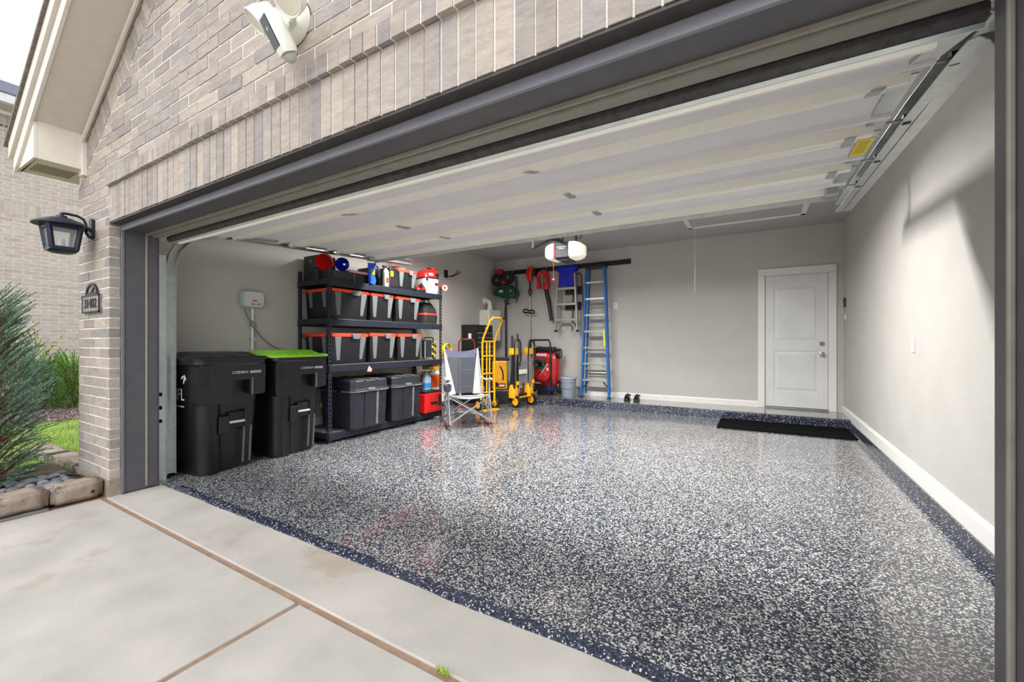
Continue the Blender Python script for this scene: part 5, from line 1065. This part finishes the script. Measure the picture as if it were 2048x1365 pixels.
MB().lathe([(.118, 0), (.122, .01), (.140, .33), (.140, .34)], (0, 0, 0), 'z', 26).build('pail', mat('blue_grey_plastic', (136, 146, 156), .4, var=.05), t, smooth=True); MB().lathe([(.147, .285), (.147, .30), (.141, .30), (.141, .285), (.147, .285)], (0, 0, 0), 'z', 26).build('collar', mat('blue_grey_plastic', (136, 146, 156)), t, smooth=True); MB().lathe([(.150, .34), (.152, .345), (.152, .37), (.144, .375), (.001, .372)], (0, 0, 0), 'z', 26).build('lid', mat('pale_grey_lid', (160, 168, 174), .4), t, smooth=True)
MB().tube([(.142 * math.sin(R(a)), -.142 * math.cos(R(a)) * .99, .26 - .10 * math.cos(R(a * .9))) for a in range(-85, 86, 10)], .004, 6).build('wire_handle', GALV, t)
for sx, lb in ((0, 'left'), (.165, 'right')):
    p_ = P(1253, 802, Z=.19); t = thing('shoe', lb + ' black clog of the pair standing against the back wall', 'shoe', (p_.x + sx, 7.36, .192), R(4), 'pair of black clogs')
    MB().loft([[Vector((x, y, 0)) for x, y in ((-.035, -.13), (.035, -.13), (.05, -.06), (.04, .04), (.036, .13), (-.036, .13), (-.04, .04), (-.05, -.06))], [Vector((x, y, .025)) for x, y in ((-.037, -.132), (.037, -.132), (.052, -.06), (.042, .04), (.038, .132), (-.038, .132), (-.042, .04), (-.052, -.06))]]).build('sole', SHOE, t, bevel=.008)
    MB().loft([[Vector((p.x, y, p.y + .022)) for p in [Vector((math.cos(R(a)) * w_, math.sin(R(a)) * h_)) for a in range(0, 181, 20)]] for y, w_, h_ in ((-.128, .028, .03), (-.10, .044, .06), (-.05, .05, .08), (.0, .046, .095), (.02, .044, .10))]).build('upper', SHOE, t, smooth=True)
    MB().tube([(-.042, .01, .085), (-.04, .08, .075), (-.03, .125, .085), (.03, .125, .085), (.04, .08, .075), (.042, .01, .085)], .009, 6).build('heel_strap', SHOE, t, smooth=True)
t = thing('floor_mat', 'long black rubber floor mat in front of the house door step', 'mat', (.27, 6.615, flz(6.6) + .001)); B(-.75, .75, -.345, .345, 0, .012).build('pad', MAT_B, t, bevel=.004); t.rotation_euler.x = math.atan(.0082)
mb = MB().box(-.75, .75, -.345, -.315, .012, .015).box(-.75, .75, .315, .345, .012, .015).box(-.75, -.72, -.315, .315, .012, .015).box(.72, .75, -.315, .315, .012, .015); mb.build('border', mat('mat_border', (14, 14, 15), .9, spec=.1), t)

# ================================================================== ROCKING CAMP CHAIR (local -y is the front)
ch = thing('camping_chair', 'grey folding rocking camp chair with mesh back and white side panels', 'chair', (-3.56, 4.77, .046), R(50))
TUBE = mat('silver_grey_tube', (156, 160, 166), .35, .6, var=.06)
for s in (-1, 1):
    rk = MB().tube([(s * .29, y, .014 + .16 * (y / .42) ** 2 * .55) for y in (-.36, -.27, -.18, -.09, 0, .09, .18, .27, .34)], .013, 8).build('rocker', mat('dark_grey_tube', (96, 100, 108), .4, .4), ch, smooth=True)
    B(s * .29 - .018, s * .29 + .018, -.365, -.30, .055, .085).build('end_cap', GREYP, rk, bevel=.006)
    MB().cyl((s * .29, -.30, .045), (s * .29, -.13, .60), .011, n=10).build('front_leg', TUBE, ch, smooth=True)
    MB().cyl((s * .29, -.10, .03), (s * .29, -.16, .60), .010, n=10).build('inner_leg', TUBE, ch, smooth=True)
    MB().cyl((s * .29, .26, .05), (s * .27, .05, .52), .011, n=10).build('rear_leg', TUBE, ch, smooth=True)
    B(s * .29 - .016, s * .29 + .016, -.115, -.085, .03, .06).build('rocker_joint', ORANGE, ch, bevel=.004)
    MB().tube([(s * .25, .08, .40), (s * .255, .20, .72), (s * .255, .33, 1.05)], .012, 10).build('back_post', TUBE, ch, smooth=True)
    MB().tube([(s * .27, .24, .66), (s * .285, .05, .635), (s * .29, -.10, .63), (s * .29, -.22, .655), (s * .29, -.30, .66)], [.010, .014, .022, .024, .012], 10).build('armrest', FABW, ch, smooth=True)
    MB().cyl((s * .29, -.28, .08), (-s * .27, -.24, .41), .010, n=10).build('front_cross_bar', TUBE, ch, smooth=True)
    MB().cyl((s * .28, .22, .10), (-s * .25, .14, .42), .010, n=10).build('rear_cross_bar', TUBE, ch, smooth=True)
    MB().cyl((s * .29, -.26, .12), (s * .28, .20, .40), .010, n=10).build('side_cross_bar', TUBE, ch, smooth=True)
MB().tube([(-.29, .20, .09), (-.12, .22, .12), (.12, .22, .12), (.29, .20, .09)], .010, 8).build('rear_brace', TUBE, ch, smooth=True)
MB().loft([[Vector((-.345, -.24, .50)), Vector((-.345, -.14, .50)), Vector((-.265, -.14, .50)), Vector((-.265, -.24, .50))], [Vector((-.355, -.25, .60)), Vector((-.355, -.13, .60)), Vector((-.255, -.13, .60)), Vector((-.255, -.25, .60))]]).build('cup_holder', FABN, ch, bevel=.015)
msh = bpy.data.materials.new('dark_see_through_mesh'); msh.use_nodes = True; n = msh.node_tree.nodes; l = msh.node_tree.links; b = n['Principled BSDF']; b.inputs['Base Color'].default_value = (*lin((58, 62, 70)), 1); b.inputs['Roughness'].default_value = .8
tcm = n.new('ShaderNodeTexCoord'); ck = n.new('ShaderNodeTexChecker'); ck.inputs['Scale'].default_value = 420; l.new(tcm.outputs['Object'], ck.inputs['Vector'])
mrm = n.new('ShaderNodeMapRange'); mrm.inputs[3].default_value = .42; mrm.inputs[4].default_value = .78; l.new(ck.outputs['Fac'], mrm.inputs[0]); l.new(mrm.outputs[0], b.inputs['Alpha'])
def bk(x, v, sag=.03): y = .10 + .24 * v + sag * (1 - (x / .25) ** 2) ; z = .42 + .655 * v - .045 * (1 - (x / .25) ** 2) * (v > .9); return Vector((x, y, z))
def patch(x0, x1, v0, v1, nx=8, nv=8, th=.004, x0b=None, x1b=None):
    g = []; x0b = x0 if x0b is None else x0b; x1b = x1 if x1b is None else x1b
    for off_ in (0, th):
        for j in range(nv + 1):
            v = v0 + (v1 - v0) * j / nv; f = j / nv; a = x0b + (x0 - x0b) * f; c_ = x1b + (x1 - x1b) * f
            for i in range(nx + 1): q = bk(a + (c_ - a) * i / nx, v); q.y += off_; g.append(q)
    W = nx + 1; H_ = (nv + 1) * W; fs = []
    for j in range(nv):
        for i in range(nx):
            a = j * W + i; fs.append((a, a + 1, a + W + 1, a + W)); fs.append((a + H_, a + H_ + W, a + H_ + W + 1, a + H_ + 1))
    for j in range(nv): a = j * W; fs.append((a, a + W, a + W + H_, a + H_)); a = j * W + nx; fs.append((a, a + H_, a + W + H_, a + W))
    for i in range(nx): fs.append((i, i + H_, i + 1 + H_, i + 1)); a = nv * W + i; fs.append((a, a + 1, a + 1 + H_, a + H_))
    return MB().add(g, fs)
patch(-.245, .245, .80, 1.0, x0b=-.20, x1b=.20).build('head_panel', FABN, ch, smooth=True)
patch(-.222, .222, .02, .80, x0b=-.126, x1b=.126).build('mesh_panel', msh, ch, smooth=True)
patch(-.262, -.246, .0, 1.0, 4, 10, x0b=-.25, x1b=-.125).build('side_panel', FABW, ch, smooth=True); patch(.246, .262, .0, 1.0, 4, 10, x0b=.125, x1b=.25).build('side_panel', FABW, ch, smooth=True)
sg_ = []
for off_ in (0, -.008):
    for j in range(7):
        for i in range(9):
            x = -.25 + .5 * i / 8; y = -.27 + .39 * j / 6; sg_.append((x, y, .435 - .035 * (1 - (x / .25) ** 2) - .02 * j / 6 + off_))
fs = []
for j in range(6):
    for i in range(8): a = j * 9 + i; fs += [(a, a + 1, a + 10, a + 9), (a + 63, a + 72, a + 73, a + 64)]
for i in range(8): fs += [(i, i + 63, i + 64, i + 1), (54 + i, 55 + i, 118 + i, 117 + i)]
MB().add(sg_, fs).build('seat', FABW, ch, smooth=True); MB().cyl((-.255, -.27, .437), (.255, -.27, .437), .012, n=10).build('seat_front_bar', TUBE, ch, smooth=True)
